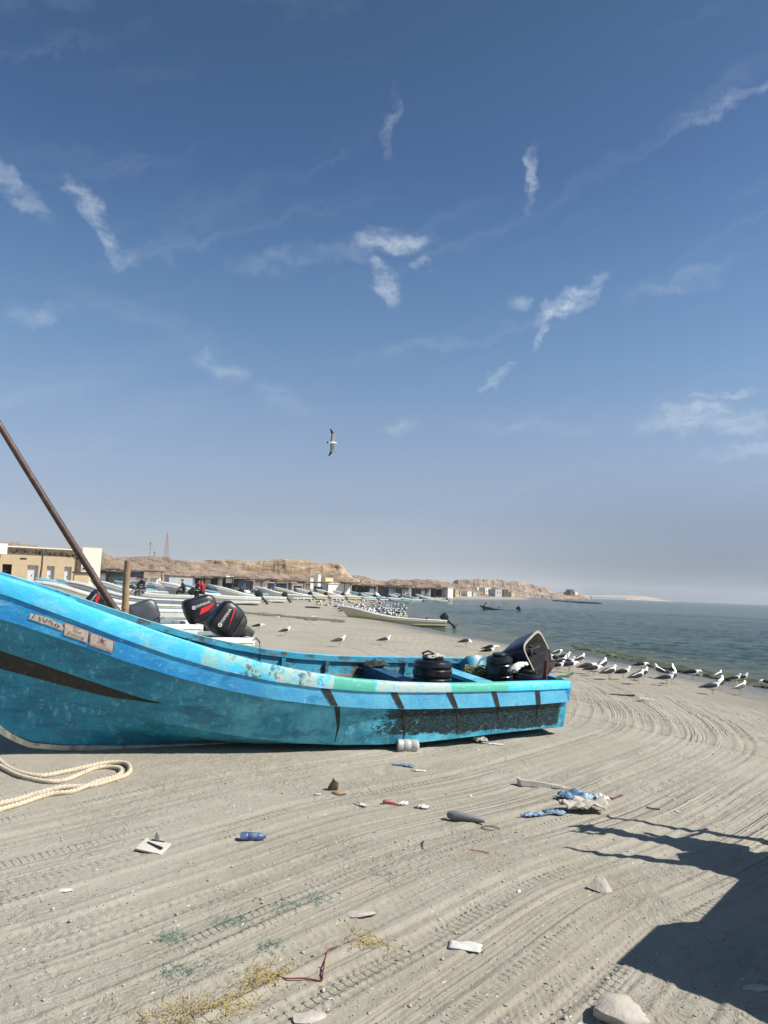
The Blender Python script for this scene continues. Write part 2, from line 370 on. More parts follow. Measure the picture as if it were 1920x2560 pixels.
c = g.mix(g.m('MULTIPLY', damp, .30), c, (.15, .135, .115)); c = g.mix(g.m('MULTIPLY', wet, .80), c, (.085, .08, .07))
rough = g.m('ADD', g.m('MULTIPLY', wet, -.62), .92)
tu = g.n('ShaderNodeAttribute', attribute_name='tu').outputs['Fac']; tv = g.n('ShaderNodeAttribute', attribute_name='tv').outputs['Fac']
def tvec(a, b_, o=0.0): return g.n('ShaderNodeCombineXYZ', {0: g.m('MULTIPLY', tu, a), 1: g.m('MULTIPLY', tv, b_), 2: o}).outputs[0]
def rut(a, b_, o, w_, det=3): return g.sm(g.m('ABSOLUTE', g.m('SUBTRACT', g.noise(tvec(a, b_, o), 1.0, det, .5), .5)), w_, 0.0)
inband = g.m('MULTIPLY', g.sm(tu, -5.5, -4.2), g.sm(tu, 3.2, 2.0))
patch = g.m('MULTIPLY', g.sm(g.noise(tvec(1.3, .22, 4.0), 1.0, 4, .55), .47, .60), g.sm(sd, 3.0, 7.0))
ruts = g.m('MULTIPLY', g.m('MULTIPLY', inband, patch), g.m('MAXIMUM', rut(8, .05, 0, .040, 1), g.m('MULTIPLY', rut(19, .12, 7, .06, 2), .4)))
bend = g.m('ADD', .7, g.m('MULTIPLY', g.m('MULTIPLY', g.sm(tv, 20.5, 23.5), g.sm(tv, 34, 30)), 2.6))
trd = g.m('SINE', g.m('MULTIPLY', g.m('ADD', tv, g.m('MULTIPLY', g.noise(tvec(3, .5, 9), 1.0, 2), .12)), 125.0))
tband = g.m('MULTIPLY', g.m('MULTIPLY', g.sm(g.noise(tvec(5.5, .10, 13.0), 1.0, 2, .4), .56, .62), g.sm(g.noise(tvec(2.5, .9, 17.0), 1.0, 3), .42, .55)), inband)
tread = g.m('MULTIPLY', tband, g.sm(trd, -.2, .7))
ridged = g.m('ABSOLUTE', g.m('SUBTRACT', g.noise(g.vm('ADD', pos, g.vm('MULTIPLY', g.n('ShaderNodeTexNoise', {'Vector': pos, 'Scale': 3.0}).outputs[1], (.3, .3, 0))), 11, 6, .62), .5))
scuff = g.m('MULTIPLY', g.sm(g.noise(pos, .9, 3), .42, .62), g.m('SUBTRACT', 1.0, wet))
c = g.mix(g.m('MULTIPLY', g.m('MAXIMUM', ruts, g.m('MULTIPLY', tread, .5)), .12), c, tuple(v * .62 for v in SAND_A))
nt_.nodes.active = None
extra = g.m('ADD', g.m('ADD', g.m('MULTIPLY', g.m('MULTIPLY', ruts, bend), -.0060), g.m('MULTIPLY', tread, -.011)), g.m('MULTIPLY', g.m('MULTIPLY', ridged, scuff), .045))
hh = g.m('ADD', g.m('MULTIPLY', n3, .0026), g.m('MULTIPLY', g.m('MULTIPLY', n4, .009), g.m('SUBTRACT', 1.0, wet)))
hh = g.m('ADD', hh, extra)
bp = g.n('ShaderNodeBump', {'Height': hh, 'Distance': 1.0, 'Strength': 1.0})
b = g.n('ShaderNodeBsdfPrincipled', {'Base Color': c, 'Roughness': rough, 'Specular IOR Level': g.m('ADD', g.m('MULTIPLY', wet, .35), .15), 'Normal': bp})
g.n('ShaderNodeOutputMaterial', {0: b})
sand = m_
ground = grid_mesh("ground", X, Y, Z, sand, True, {'shore': D, 'tu': TU, 'tv': TV}); tag(ground, kind='structure')

# sea
ys = [12.0]
while ys[-1] < 160: ys.append(ys[-1] * 1.0042)
while ys[-1] < 14000: ys.append(ys[-1] * 1.04)
azs = np.concatenate([np.linspace(-30, -4, 14)[:-1], np.linspace(-4, 36, 460), np.linspace(36, 170, 40)[1:]]) * math.pi / 180
X, Y = polar_grid(np.array(ys), azs); D = shore_d(X, Y); rr_ = np.hypot(X, Y)
Zs = np.zeros(X.shape); rw = random.Random(4)
wx = X + 1.2 * fbm(X / 4, Y / 4, 81, 2); wy = Y + 1.2 * fbm(X / 4, Y / 4, 83, 2)
for k in range(26):
    lam = .45 * 1.14 ** (k % 15) * rw.uniform(.85, 1.15); th = R(-105 + rw.gauss(0, 34)); kk = 2 * math.pi / lam
    ph_ = kk * (wx * math.cos(th) + wy * math.sin(th)) + rw.uniform(0, 6.28)
    vis = sst(rr_, lam * 170, lam * 60)
    Zs += .0110 * lam ** .75 * (1 - np.abs(np.sin(ph_ / 2)) * 1.2) * vis
Zs *= (.75 + .9 * fbm(X / 14, Y / 14, 88, 2)) * sst(-D, .2, 6)
Zs += .035 * np.exp(-((-D - 1.5 - 1.0 * fbm(X / 6, Y / 6, 91, 2)) / .35) ** 2) * sst(rr_, 90, 50)
m_ = bpy.data.materials.new("sea_water"); m_.use_nodes = True; nt_ = m_.node_tree; nt_.nodes.clear(); g = G(nt_)
pos = g.n('ShaderNodeTexCoord').outputs['Object']; sd = g.n('ShaderNodeAttribute', attribute_name='shore').outputs['Fac']
pw_ = g.vm('MULTIPLY', pos, (.55, 1.3, 1))
n1 = g.noise(pw_, .9, 6, .62, .5); n2 = g.noise(pw_, 5.5, 4, .6); n3 = g.noise(g.vm('MULTIPLY', pos, (.3, 1, 1)), .06, 4, .6)
c = g.mix(g.sm(n3, .4, .62), SEA_A, SEA_B)
c = g.mix(g.m('MULTIPLY', g.sm(g.m('ADD', sd, g.m('MULTIPLY', g.m('SUBTRACT', n1, .5), 5)), -9, -1), .8), c, (.075, .085, .045))
hh = g.m('ADD', g.m('MULTIPLY', n1, .34), g.m('MULTIPLY', n2, .03))
bp = g.n('ShaderNodeBump', {'Height': hh, 'Distance': 1.0, 'Strength': .85})
b = g.n('ShaderNodeBsdfPrincipled', {'Base Color': c, 'Roughness': .12, 'IOR': 1.33, 'Specular IOR Level': .36, 'Specular Tint': (1.0, 1.0, .86, 1), 'Normal': bp})
g.n('ShaderNodeOutputMaterial', {0: b})
sea = grid_mesh("sea", X, Y, Zs, m_, False, {'shore': D}); tag(sea, kind='structure')
# ------------------------------------------------------------------ skiff lines (length, half width, height) from stern to stem, metres
LN = {
'sheer': [(0.0, 0.87, 0.697), (0.527, 0.929, 0.709), (1.053, 0.971, 0.711), (1.58, 0.994, 0.71), (2.107, 0.997, 0.714), (2.633, 0.978, 0.731), (3.16, 0.944, 0.768), (3.687, 0.895, 0.831), (4.213, 0.832, 0.925), (4.74, 0.756, 1.049), (5.267, 0.667, 1.2), (5.793, 0.564, 1.369), (6.32, 0.448, 1.542), (6.847, 0.319, 1.696), (7.373, 0.178, 1.801), (7.9, 0.03, 1.84)],
'cap': [(0.0, 0.87, 0.604), (0.517, 0.929, 0.606), (1.035, 0.97, 0.612), (1.552, 0.993, 0.617), (2.069, 0.997, 0.619), (2.587, 0.98, 0.625), (3.104, 0.948, 0.641), (3.621, 0.902, 0.678), (4.139, 0.842, 0.743), (4.656, 0.769, 0.843), (5.173, 0.683, 0.979), (5.691, 0.585, 1.145), (6.208, 0.474, 1.327), (6.725, 0.35, 1.5), (7.243, 0.214, 1.629), (7.76, 0.067, 1.68)],
'strake': [(0.0, 0.855, 0.424), (0.505, 0.912, 0.418), (1.009, 0.953, 0.418), (1.514, 0.977, 0.419), (2.019, 0.983, 0.422), (2.523, 0.968, 0.428), (3.028, 0.939, 0.446), (3.533, 0.896, 0.481), (4.037, 0.84, 0.54), (4.542, 0.771, 0.628), (5.047, 0.691, 0.746), (5.551, 0.598, 0.891), (6.056, 0.493, 1.053), (6.561, 0.376, 1.215), (7.065, 0.247, 1.349), (7.57, 0.107, 1.42)],
'chine': [(0.0, 0.785, 0.083), (0.462, 0.838, 0.086), (0.924, 0.877, 0.08), (1.386, 0.903, 0.065), (1.848, 0.914, 0.044), (2.31, 0.903, 0.022), (2.772, 0.832, 0.007), (3.234, 0.749, 0.006), (3.696, 0.661, 0.024), (4.158, 0.568, 0.067), (4.62, 0.474, 0.134), (5.082, 0.383, 0.222), (5.544, 0.292, 0.322), (6.006, 0.197, 0.419), (6.468, 0.1, 0.489), (6.93, 0.025, 0.53)],
'bt': [(4.893, 0.565, 0.38), (5.383, 0.467, 0.506), (5.872, 0.361, 0.663), (6.361, 0.247, 0.824), (6.851, 0.127, 0.977), (7.34, 0.025, 1.12)],
'bb': [(4.767, 0.529, 0.503), (5.243, 0.435, 0.448), (5.72, 0.334, 0.507), (6.197, 0.228, 0.621), (6.673, 0.116, 0.744), (7.15, 0.025, 0.84)],
'l6': [(3.661, 0.419, -0.075), (4.119, 0.367, -0.037), (4.577, 0.312, 0.015), (5.034, 0.254, 0.079), (5.492, 0.193, 0.152), (5.95, 0.131, 0.231), (6.407, 0.066, 0.313), (6.865, 0.017, 0.4)],
'keel': [(0, .03, -.06), (2, .03, -.10), (3.95, .03, -.13), (4.78, .03, -.13), (5.45, .03, -.11), (6.07, .03, -.075), (6.37, .03, -.03), (6.54, .028, .055), (6.66, .025, .13), (6.80, .02, .32)],
}
SPAN = {'sheer': 7.9, 'cap': 7.76, 'strake': 7.57, 'chine': 6.93, 'bt': 7.34, 'bb': 7.15, 'l6': 6.865, 'keel': 6.80}
def ln(name, s):
    P = np.array(LN[name]); t_ = s * SPAN[name]
    return np.array([t_, np.interp(t_, P[:, 0], P[:, 1]), np.interp(t_, P[:, 0], P[:, 2])])
def skiff_rows(n):
    """for n stations: list of named section points (t, w, h) of one side, from inner rail down to keel"""
    rows = []
    for i in range(n):
        s = i / (n - 1); s = s ** .96
        sh, cp, stk, ch, kl = (ln(k, s) for k in ('sheer', 'cap', 'strake', 'chine', 'keel'))
        def lerp(a, b, f): return a + (b - a) * f
        rec = stk.copy(); rec[1] = max(rec[1] - .040, .02); rec[2] += .012
        k = sst(s * 7.2, 4.3, 5.3)
        b1 = lerp(lerp(rec, ch, .42), ln('bt', s), k); b2 = lerp(lerp(rec, ch, .46), ln('bb', s), k)
        k6 = sst(s * 6.8, 3.5, 4.4); mid = lerp(kl, ch, .55); mid[2] -= .02
        l6 = lerp(mid, ln('l6', s), k6)
        kl2 = kl.copy(); kl2[2] += .035
        wi = max(sh[1] - .10, .012)
        rows.append(dict(inner=np.array([sh[0], wi, sh[2] - .002]), top=np.array([sh[0], max(sh[1] - .018, .02), sh[2]]), edge=sh - [0, 0, .02], cap=cp + [0, .006, 0],
                         s0=cp - [0, .010, .004], s1=lerp(cp - [0, .012, 0], stk, .5) + [0, .004, 0], s2=stk, rec=rec, r2=lerp(rec, b1, .35), b1=b1, b2=b2, m2=lerp(b2, ch, .6), ch=ch, c2=ch - [0, .02, .012], l6=l6, l62=l6 - [0, .012, .01], kl=kl2, kb=kl * [1, .4, 1] + [0, 0, -.01], s=s))
    return rows
def strip(rows, keys, v0=0, sides=(1, -1), closed_center=None):
    V, F, UV = [], [], []
    for sd_ in sides:
        b0 = len(V); nk = len(keys)
        for r_ in rows:
            acc = 0; prev = None
            for k in keys:
                p = r_[k]; V.append((p[0], p[1] * sd_, p[2]))
                if prev is not None: acc += math.hypot(p[1] - prev[1], p[2] - prev[2])
                UV.append((p[0] if sd_ > 0 else p[0] + 20, p[2])); prev = p
        for i in range(len(rows) - 1):
            for j in range(nk - 1):
                q = (b0 + i * nk + j, b0 + (i + 1) * nk + j, b0 + (i + 1) * nk + j + 1, b0 + i * nk + j + 1)
                F.append(q if sd_ > 0 else q[::-1])
    return V, F, UV
def weather(name, base, layers, rough=.5, bump=.0015, wav=.004):
    """painted fibreglass. layers: fn(g, u, h, pos, col) -> col"""
    m_ = bpy.data.materials.new(name); m_.use_nodes = True; nt_ = m_.node_tree; nt_.nodes.clear(); g = G(nt_)
    uv = g.n('ShaderNodeUVMap').outputs[0]; sp = g.n('ShaderNodeSeparateXYZ', {0: uv}); u, h = sp.outputs[0], sp.outputs[1]
    pos = g.n('ShaderNodeTexCoord').outputs['Object']
    n0 = g.noise(pos, 2.3, 5, .6); n1 = g.noise(g.vm('MULTIPLY', pos, (1, 1, 2.2)), 11, 7, .7, .3)
    c = g.mix(g.sm(n0, .35, .68), tuple(v * .86 for v in base), tuple(min(1, v * 1.12) for v in base))
    c = g.mix(g.m('MULTIPLY', g.sm(n1, .55, .75), .35), c, tuple(min(1, v * .6 + .32) for v in base))
    for L_ in layers: c = L_(g, u, h, pos, c)
    # fine scratches
    sc = g.noise(g.vm('MULTIPLY', pos, (9, 60, 60)), 1.0, 3, .5); c = g.mix(g.m('MULTIPLY', g.sm(sc, .655, .70), .42), c, tuple(min(1, v * .5 + .4) for v in base))
    b = g.n('ShaderNodeBsdfPrincipled', {'Base Color': c, 'Roughness': g.sm(n1, .3, .7, rough - .1, rough + .15), 'Specular IOR Level': .4})
    hh = g.m('ADD', g.m('MULTIPLY', n1, bump * 4), g.m('MULTIPLY', n0, wav * 3))
    nt_.links.new(g.n('ShaderNodeBump', {'Height': hh, 'Distance': 1.0, 'Strength': .8}).outputs[0], b.inputs['Normal'])
    g.n('ShaderNodeOutputMaterial', {0: b}); return m_
def L_stain(color, scale, lo, hi, amt, stretch=(1, 1, 1), seed=0.0, det=8):
    def f(g, u, h, pos, c):
        n_ = g.noise(g.vm('ADD', g.vm('MULTIPLY', pos, stretch), (seed, seed * 1.7, 0)), scale, det, .68, .3)
        return g.mix(g.m('MULTIPLY', g.sm(n_, lo, hi), amt), c, color)
    return f
def L_zone(color, u0, u1, fray=.03, amt=1.0, chips=None, coff=0):
    def f(g, u, h, pos, c):
        n_ = g.m('MULTIPLY', g.m('SUBTRACT', g.noise(pos, 14, 4, .6), .5), fray * 6); uu = g.m('ADD', u, n_)
        k = g.m('MULTIPLY', g.m('GREATER_THAN', uu, u0), g.m('LESS_THAN', uu, u1)); k = g.m('MULTIPLY', k, amt)
        if chips: k = g.m('MULTIPLY', k, g.sm(g.noise(pos, chips[0], 8, .72, .4), chips[2], chips[1]))
        return g.mix(k, c, color)
    return f
CY = (.030, .30, .56)          # sun-bleached sky blue paint
LCY = (.10, .50, .72)
GRN = (.08, .40, .30)
CREAM = (.40, .47, .42)
def L_blackwear(g, u, h, pos, c):          # tar and worn antifouling towards the stern
    n_ = g.noise(pos, 5.5, 9, .72, .5); n2_ = g.noise(g.vm('MULTIPLY', pos, (1, 1, 1.8)), 26, 8, .75, .6)
    f = g.sm(u, 3.6, 1.9, 0.0, 1.5); f = g.m('MULTIPLY', f, g.sm(u, 9.0, 8.0))
    hn = g.m('ADD', h, g.m('MULTIPLY', g.m('SUBTRACT', n_, .5), .16)); f = g.m('MULTIPLY', f, g.sm(hn, .08, .15)); f = g.m('MULTIPLY', f, g.sm(g.m('ADD', u, g.m('MULTIPLY', g.m('SUBTRACT', n2_, .5), .2)), .05, .18, .25, 1))
    k = g.sm(g.m('ADD', g.m('ADD', n_, g.m('MULTIPLY', g.m('SUBTRACT', n2_, .5), .9)), g.m('MULTIPLY', g.m('SUBTRACT', f, .5), .52)), .60, .66)
    k = g.m('MULTIPLY', k, g.sm(f, .02, .12))
    c = g.mix(k, c, g.mix(g.sm(n2_, .40, .66), (.003, .005, .006), (.024, .085, .10)))
    k2 = g.m('MULTIPLY', g.sm(g.noise(pos, 9, 8, .75, .6), .68, .70), g.m('MULTIPLY', g.sm(u, 3.2, 3.5), g.sm(u, 4.4, 4.1)))
    return g.mix(g.m('MULTIPLY', k2, g.sm(h, .25, .1)), c, (.012, .016, .016))
def L_litpale(g, u, h, pos, c):  # bleached cyan; the sunlit brightness of the lower hull is painted in
    n_ = g.noise(pos, 3.1, 5, .6)
    return g.mix(g.m('MULTIPLY', g.sm(n_, .3, .7), g.sm(u, 5.4, 4.2, 0, .75)), c, (.16, .60, .74))
M_strake = weather("blue_strake_paint", (.020, .27, .60), [lambda g, u, h, pos, c: g.mix(g.m("MULTIPLY", g.sm(u, 5.2, 3.0), g.m("MULTIPLY", g.sm(u, 9, 8), g.sm(g.noise(pos, 4, 5, .6), .25, .7, .35, .9))), c, (.15, .50, .66)), L_stain(LCY, 1.3, .47, .62, .5, (1, 1, 2)), L_stain((.50, .66, .70), 14, .62, .68, .6), L_stain((.40, .56, .62), 5, .60, .66, .45, (1, 1, 3), seed=12), L_stain((.03, .05, .06), 19, .68, .73, .6, seed=3.3), L_stain((.012, .12, .34), 4, .56, .66, .5, (1, 1, 2), seed=22)])
M_hull = weather("teal_hull_paint", (.018, .25, .39), [L_litpale, L_stain((.012, .10, .15), 5, .54, .66, .3, (2.5, 2.5, .5), seed=31), L_stain((.25, .62, .72), 6, .56, .64, .4, (3, 3, .7), seed=33), L_stain((.012, .12, .20), 2.2, .46, .62, .65, (1, 1, 3)), L_stain((.10, .15, .10), 3.4, .56, .74, .45), L_blackwear, L_stain((.35, .55, .6), 17, .64, .69, .5, seed=7.1), L_stain((.02, .04, .04), 13, .70, .74, .6, seed=17.1)], rough=.42)
M_hullf = M_hull
M_cap = weather("patched_gunwale_paint", (.055, .50, .80), [
    L_stain((.22, .62, .74), 2.4, .50, .66, .5, (1, 1, 2)),
    L_zone((.26, .50, .46), 3.42, 4.9, .03, .9, (5, .56, .44)), L_zone(CREAM, 3.4, 4.1, .02, .9, (7, .56, .46)),
    L_zone((.06, .085, .06), 3.55, 4.6, .03, .85, (11, .60, .50)),
    L_zone(CREAM, 1.97, 2.93, .01, .95, (9, .50, .64)), L_zone(GRN, 1.10, 1.95, .012), L_zone(GRN, 2.95, 3.46, .012),
    L_zone((.055, .40, .26), 23.75, 24.3, .01), L_zone((.20, .50, .42), 24.3, 26, .02, .9, (6, .40, .30)), L_zone((.20, .50, .42), 21.9, 23.8, .02, .8, (6, .60, .50)),
    L_zone((.05, .06, .05), 1.0, 3.6, .0, .85, (19, .70, .64)), L_zone((.12, .40, .48), 1.0, 3.6, .0, .8, (8, .68, .61)), L_zone((.06, .07, .05), 21.5, 25.5, .0, .8, (7, .64, .58)), L_zone((.03, .10, .14), 4.6, 6.5, .0, .6, (15, .76, .70)), L_zone((.30, .55, .50), 4.4, 6.0, .0, .6, (5, .66, .56))], rough=.5)
M_liner = weather("boat_interior_paint", (.035, .25, .36), [L_stain((.05, .045, .035), 3.4, .50, .60, .85, (1, 1, 1.6)), L_stain((.14, .075, .045), 5.2, .56, .66, .7, seed=5), L_stain((.10, .42, .52), 3.0, .55, .7, .6, seed=9)], rough=.6)
M_black = mat("scuffed_black_band", (.010, .012, .012), .55, .3, 20, .002, 60, dirt=(.055, .055, .042), dirt_amt=.7, dirt_scale=16)
M_stem = mat("bare_fibreglass_stem", (.42, .42, .36), .6, .2, 7, .002, 40, dirt=(.16, .12, .07), dirt_amt=.8, dirt_scale=6)
M_tar = mat("tar_stripe", (.018, .017, .016), .75, .25, 14, .001, 60, dirt=(.10, .09, .075), dirt_amt=.5, dirt_scale=12)
M_wood = mat("weathered_plank", (.22, .14, .10), .75, .3, 9, .003, 50, dirt=(.34, .28, .22), dirt_amt=.7, dirt_scale=7)
M_blackp = mat("black_plastic", (.008, .008, .009), .30, .2, 6, .0006, 60, dirt=(.05, .05, .05), dirt_amt=.35, dirt_scale=7, spec=.5)
M_rag = mat("white_rag", (.56, .54, .50), .85, .12, 9, .004, 30, dirt=(.42, .38, .32), dirt_amt=.6, dirt_scale=14)

def skiff(root, n, mats, solid_keel=True, deck=True, band=True, simple=False, k_in=True):
    """builds the parts of one open fibreglass skiff under root"""
    rows = skiff_rows(n)
    V, F, UV = strip(rows, ['inner', 'top', 'edge', 'cap', 's0'])
    mesh('gunwale', V, F, mats['cap'], root, uv=UV, sharp=50)
    V, F, UV = strip(rows, ['s0', 's1', 's2', 'rec']); mesh('rub_strake', V, F, mats['strake'], root, uv=UV, sharp=40)
    keys = ['rec', 'r2', 'b1', 'b2', 'm2', 'ch', 'c2', 'l6', 'l62', 'kl']; V, F, UV = strip(rows, keys); mi = []
    nk = len(keys) - 1
    for sd_ in range(2):
        for i in range(n - 1):
            for j in range(nk): mi.append(1 if (band and j == 2 and rows[i]['s'] * 7.2 > 5.12) else 0)
    hull = mesh('hull', V, F, [mats['hull'], mats['band']], root, mi, UV, sharp=14)
    # stem and keel strip
    V, F, UV = [], [], []; sts = []
    stem_pts = [r_['kl'] for r_ in rows if r_['s'] > .0]
    prof = [(r_['kl'][0], r_['kl'][2] - .03) for r_ in rows] + [(6.93, .50), (7.0, .62), (7.15, .84), (7.34, 1.12), (7.57, 1.42), (7.76, 1.66), (7.88, 1.80)]
    kb = MB(); rings = []
    for i, (t_, h_) in enumerate(prof):
        a = prof[max(i - 1, 0)]; b = prof[min(i + 1, len(prof) - 1)]; dx, dh = b[0] - a[0], b[1] - a[1]; L_ = math.hypot(dx, dh) + 1e-9; nx, nh = dh / L_, -dx / L_
        o_ = .055 if t_ < 6.3 else .06
        rings.append([(t_ - nx * .02, .040, h_ - nh * .02), (t_ + nx * .035, .026, h_ + nh * .035), (t_ + nx * .035, -.026, h_ + nh * .035), (t_ - nx * .02, -.040, h_ - nh * .02)])
    kb.loft(rings); kb.build('keel_strip', mats['stem'], root, sharp=50)
    # transom with a low engine cut-out
    r0 = rows[0]; ks = ['top', 'edge', 'cap', 's2', 'rec', 'b1', 'ch', 'l6', 'kl']
    right = [r0[k] for k in ks]; outl = [(p[1], p[2]) for p in right] + [(-p[1], p[2]) for p in right[::-1]]
    topy = r0['top'][2]; outl += [(-.42, topy), (-.33, topy - .14), (.33, topy - .14), (.42, topy)]
    m_ = len(outl); V = [(-.012, a, b) for a, b in outl] + [(.05, a, b) for a, b in outl]
    F = [tuple(range(m_)), tuple(range(2 * m_ - 1, m_ - 1, -1))] + [(i, m_ + i, m_ + (i + 1) % m_, (i + 1) % m_) for i in range(m_)]
    mesh('transom', V, F, mats['transom'], root, uv=[(v[1] + 10, v[2]) for v in V], smooth=False)
    # liner
    R2 = []
    for r_ in rows:
        sh = r_['top']; w0 = r_['inner'][1]; chh = r_['ch']; t_ = sh[0]
        fl = max(min(chh[2] + .07, sh[2] - .2), -1); wf = max(min(chh[1] - .05, w0), .01)
        e = lambda w_, h_: np.array([min(t_, 7.6), max(w_, .008), h_])
        R2.append(dict(a=np.array([sh[0], w0, sh[2] - .002]), b=e(w0 - .004, sh[2] - .075), c=e(w0 + .035, sh[2] - .085), d=e(w0 + .02, sh[2] - .25), e=e(w0 - .05, sh[2] - .255), f=e(w0 - .05, sh[2] - .315), g=e(w0 - .005, sh[2] - .32), h=np.array([chh[0], wf, fl]), i=np.array([chh[0], .0, fl - .02]), s=r_['s']))
    R2 = [r_ for r_ in R2 if r_['s'] < .985]
    V, F, UV = strip(R2, list('abcdefghi')); F = [f[::-1] for f in F]
    mesh('interior_liner', V, F, mats['liner'], root, uv=UV, sharp=35)
    def cross(name, t0, t1, h_top, thick, material, wpad=.10, parent=root):
        b = MB(); s0 = t0 / 7.9; w_ = min(ln('sheer', t0 / 7.9)[1], ln('sheer', t1 / 7.9)[1]) - wpad - .005
        b.box(((t0 + t1) / 2, 0, h_top - thick / 2), (t1 - t0, 2 * w_, thick)); return b.build(name, material, parent, smooth=False)
    if deck:
        b = MB(); V = []; rws = [r_ for r_ in rows if 6.05 < r_['top'][0] < 7.8]
        for r_ in rws:
            p = r_['inner']; V += [(p[0], p[1], p[2] - .03), (p[0], 0, p[2] - .005), (p[0], -p[1], p[2] - .03)]
        F = [(3 * i + j, 3 * i + j + 1, 3 * i + j + 4, 3 * i + j + 3) for i in range(len(rws) - 1) for j in range(2)]
        mesh('foredeck', V, F, mats['cap'], root, uv=[(v[0], v[2]) for v in V])
    return rows, cross

# ---- the blue boat
_th, _ro = R(28), R(4)
bo_a = Vector((-math.cos(_th), -math.sin(_th), .011)).normalized(); _n = Vector((math.sin(_th), -math.cos(_th), 0)); _z = Vector((0, 0, 1))
bo_n = (_n * math.cos(_ro) - _z * math.sin(_ro)).normalized(); bo_z = bo_a.cross(bo_n).normalized()
BO = Vector((2.1108, 10.7527, .76))
BM = Matrix(((bo_a.x, bo_n.x, bo_z.x, BO.x), (bo_a.y, bo_n.y, bo_z.y, BO.y), (bo_a.z, bo_n.z, bo_z.z, BO.z), (0, 0, 0, 1)))
boat = empty("fishing_skiff", mat=BM, label="large weathered bright blue fishing skiff with green patches on its gunwale, beached in the foreground", cat="boat")
bmats = dict(cap=M_cap, strake=M_strake, hull=M_hull, band=M_black, stem=M_stem, transom=M_strake, liner=M_liner)
rows, cross = skiff(boat, 110, bmats)
def bulk(t_, parent=None, material=None):
    P_ = np.array(LN['chine']); wc, hc = np.interp(t_, P_[:, 0], P_[:, 1]), np.interp(t_, P_[:, 0], P_[:, 2]); P_ = np.array(LN['sheer']); ws = np.interp(t_, P_[:, 0], P_[:, 1]) - .16; hs = np.interp(t_, P_[:, 0], P_[:, 2]) - .14
    V = [(t_ + d_, a * w_, h_) for d_ in (-.02, .02) for a, w_, h_ in ((-1, wc - .05, hc + .05), (1, wc - .05, hc + .05), (1, ws, hs), (-1, ws, hs))]
    return mesh('bulkhead', V, [(0, 3, 2, 1), (4, 5, 6, 7), (0, 1, 5, 4), (1, 2, 6, 5), (2, 3, 7, 6), (3, 0, 4, 7)], material or M_navy, parent or boat, smooth=False)
M_thw = mat("pale_blue_bench_paint", (.11, .40, .56), .55, .15, 6, .002, 30, dirt=(.02, .05, .07), dirt_amt=.6, dirt_scale=4)
M_navy = mat("navy_shaded_bulkhead", (.014, .07, .14), .6, .3, 5, .002, 30, dirt=(.008, .008, .010), dirt_amt=.8, dirt_scale=4)  # dark navy carries the shade of the forward bulkhead faces in its colour
tag(cross('bench', .86, 1.12, .60, .05, M_thw), label="pale blue bench across the stern")
bulk(.99)
o = cross('bench', 2.02, 2.22, .62, .07, M_navy); tag(o, label="dark bench with black edge")
bulk(2.15)
cross('bench', 4.05, 4.30, .70, .05, M_thw)
b = MB(); b.box((2.95, -.80, .475), (1.25, .10, .05), rot=(0, R(-1.5), R(1.5))); o = b.build('plank', M_wood, boat, smooth=False); tag(o, label="bare reddish wood plank along the far side")
for t_ in (1.5, 2.75, 3.4, 4.7, 5.3):
    b = MB(); w_ = ln('sheer', t_ / 7.9); b.box((t_, -(w_[1] - .09), w_[2] - .17), (.05, .07, .17)); b.build('rib', M_liner, boat, smooth=False)
# tapered tar marks on the near side, following the hull skin
def hull_point(t_, v, off=.004):
    """v 0 at the bottom of the rail cap, 1 at the strake's lower edge, 2 at the chine (near side)"""
    if v <= 1:
        s_ = t_ / (SPAN['cap'] * (1 - v) + SPAN['strake'] * v); p = (ln('cap', s_) - [0, .010, .004]) * (1 - v) + ln('strake', s_) * v + [0, .004 * (1 - abs(2 * v - 1)), 0]
    else:
        f = max(0.0, (v - 1.12) / .88); s_ = t_ / (SPAN['strake'] * (1 - f) + SPAN['chine'] * f); k_ = ln('strake', s_); r_ = k_ + [0, -.040, .012]
        p = k_ + (r_ - k_) * (v - 1) / .12 if v < 1.12 else r_ * (1 - f) + ln('chine', s_) * f
    p = p[1:]
    return Vector((t_, p[0] + off, p[1]))
for (t0, lean, w0_, wmid, vend, v0_) in [(3.55, .14, .105, .07, 1.96, .02), (2.72, .13, .085, .065, 1.98, .0), (1.98, .12, .09, .06, 1.78, .0), (1.32, .09, .075, .055, 1.66, .0), (.60, .05, .075, .07, 1.62, .05)]:
    V = []; vs = [v0_ + (vend - v0_) * k / 17 for k in range(18)]
    for k, v in enumerate(vs):
        f = k / 17; w_ = w0_ + (wmid - w0_) * min(1, v) if v < 1.05 else wmid * (1 - (v - 1.05) / (vend - 1.05)) + .004
        if t0 < 1 : w_ = max(w_, .045)
        tc_ = t0 - lean * min(v, 1.6) - (.02 if v > 1 else 0)
        V += [hull_point(tc_ + w_ / 2, v, .006), hull_point(tc_ - w_ / 2, v, .006)]
    F = [(2 * i, 2 * i + 1, 2 * i + 3, 2 * i + 2) for i in range(17)]
    mesh('tar_stripe', V, F, M_tar, boat)
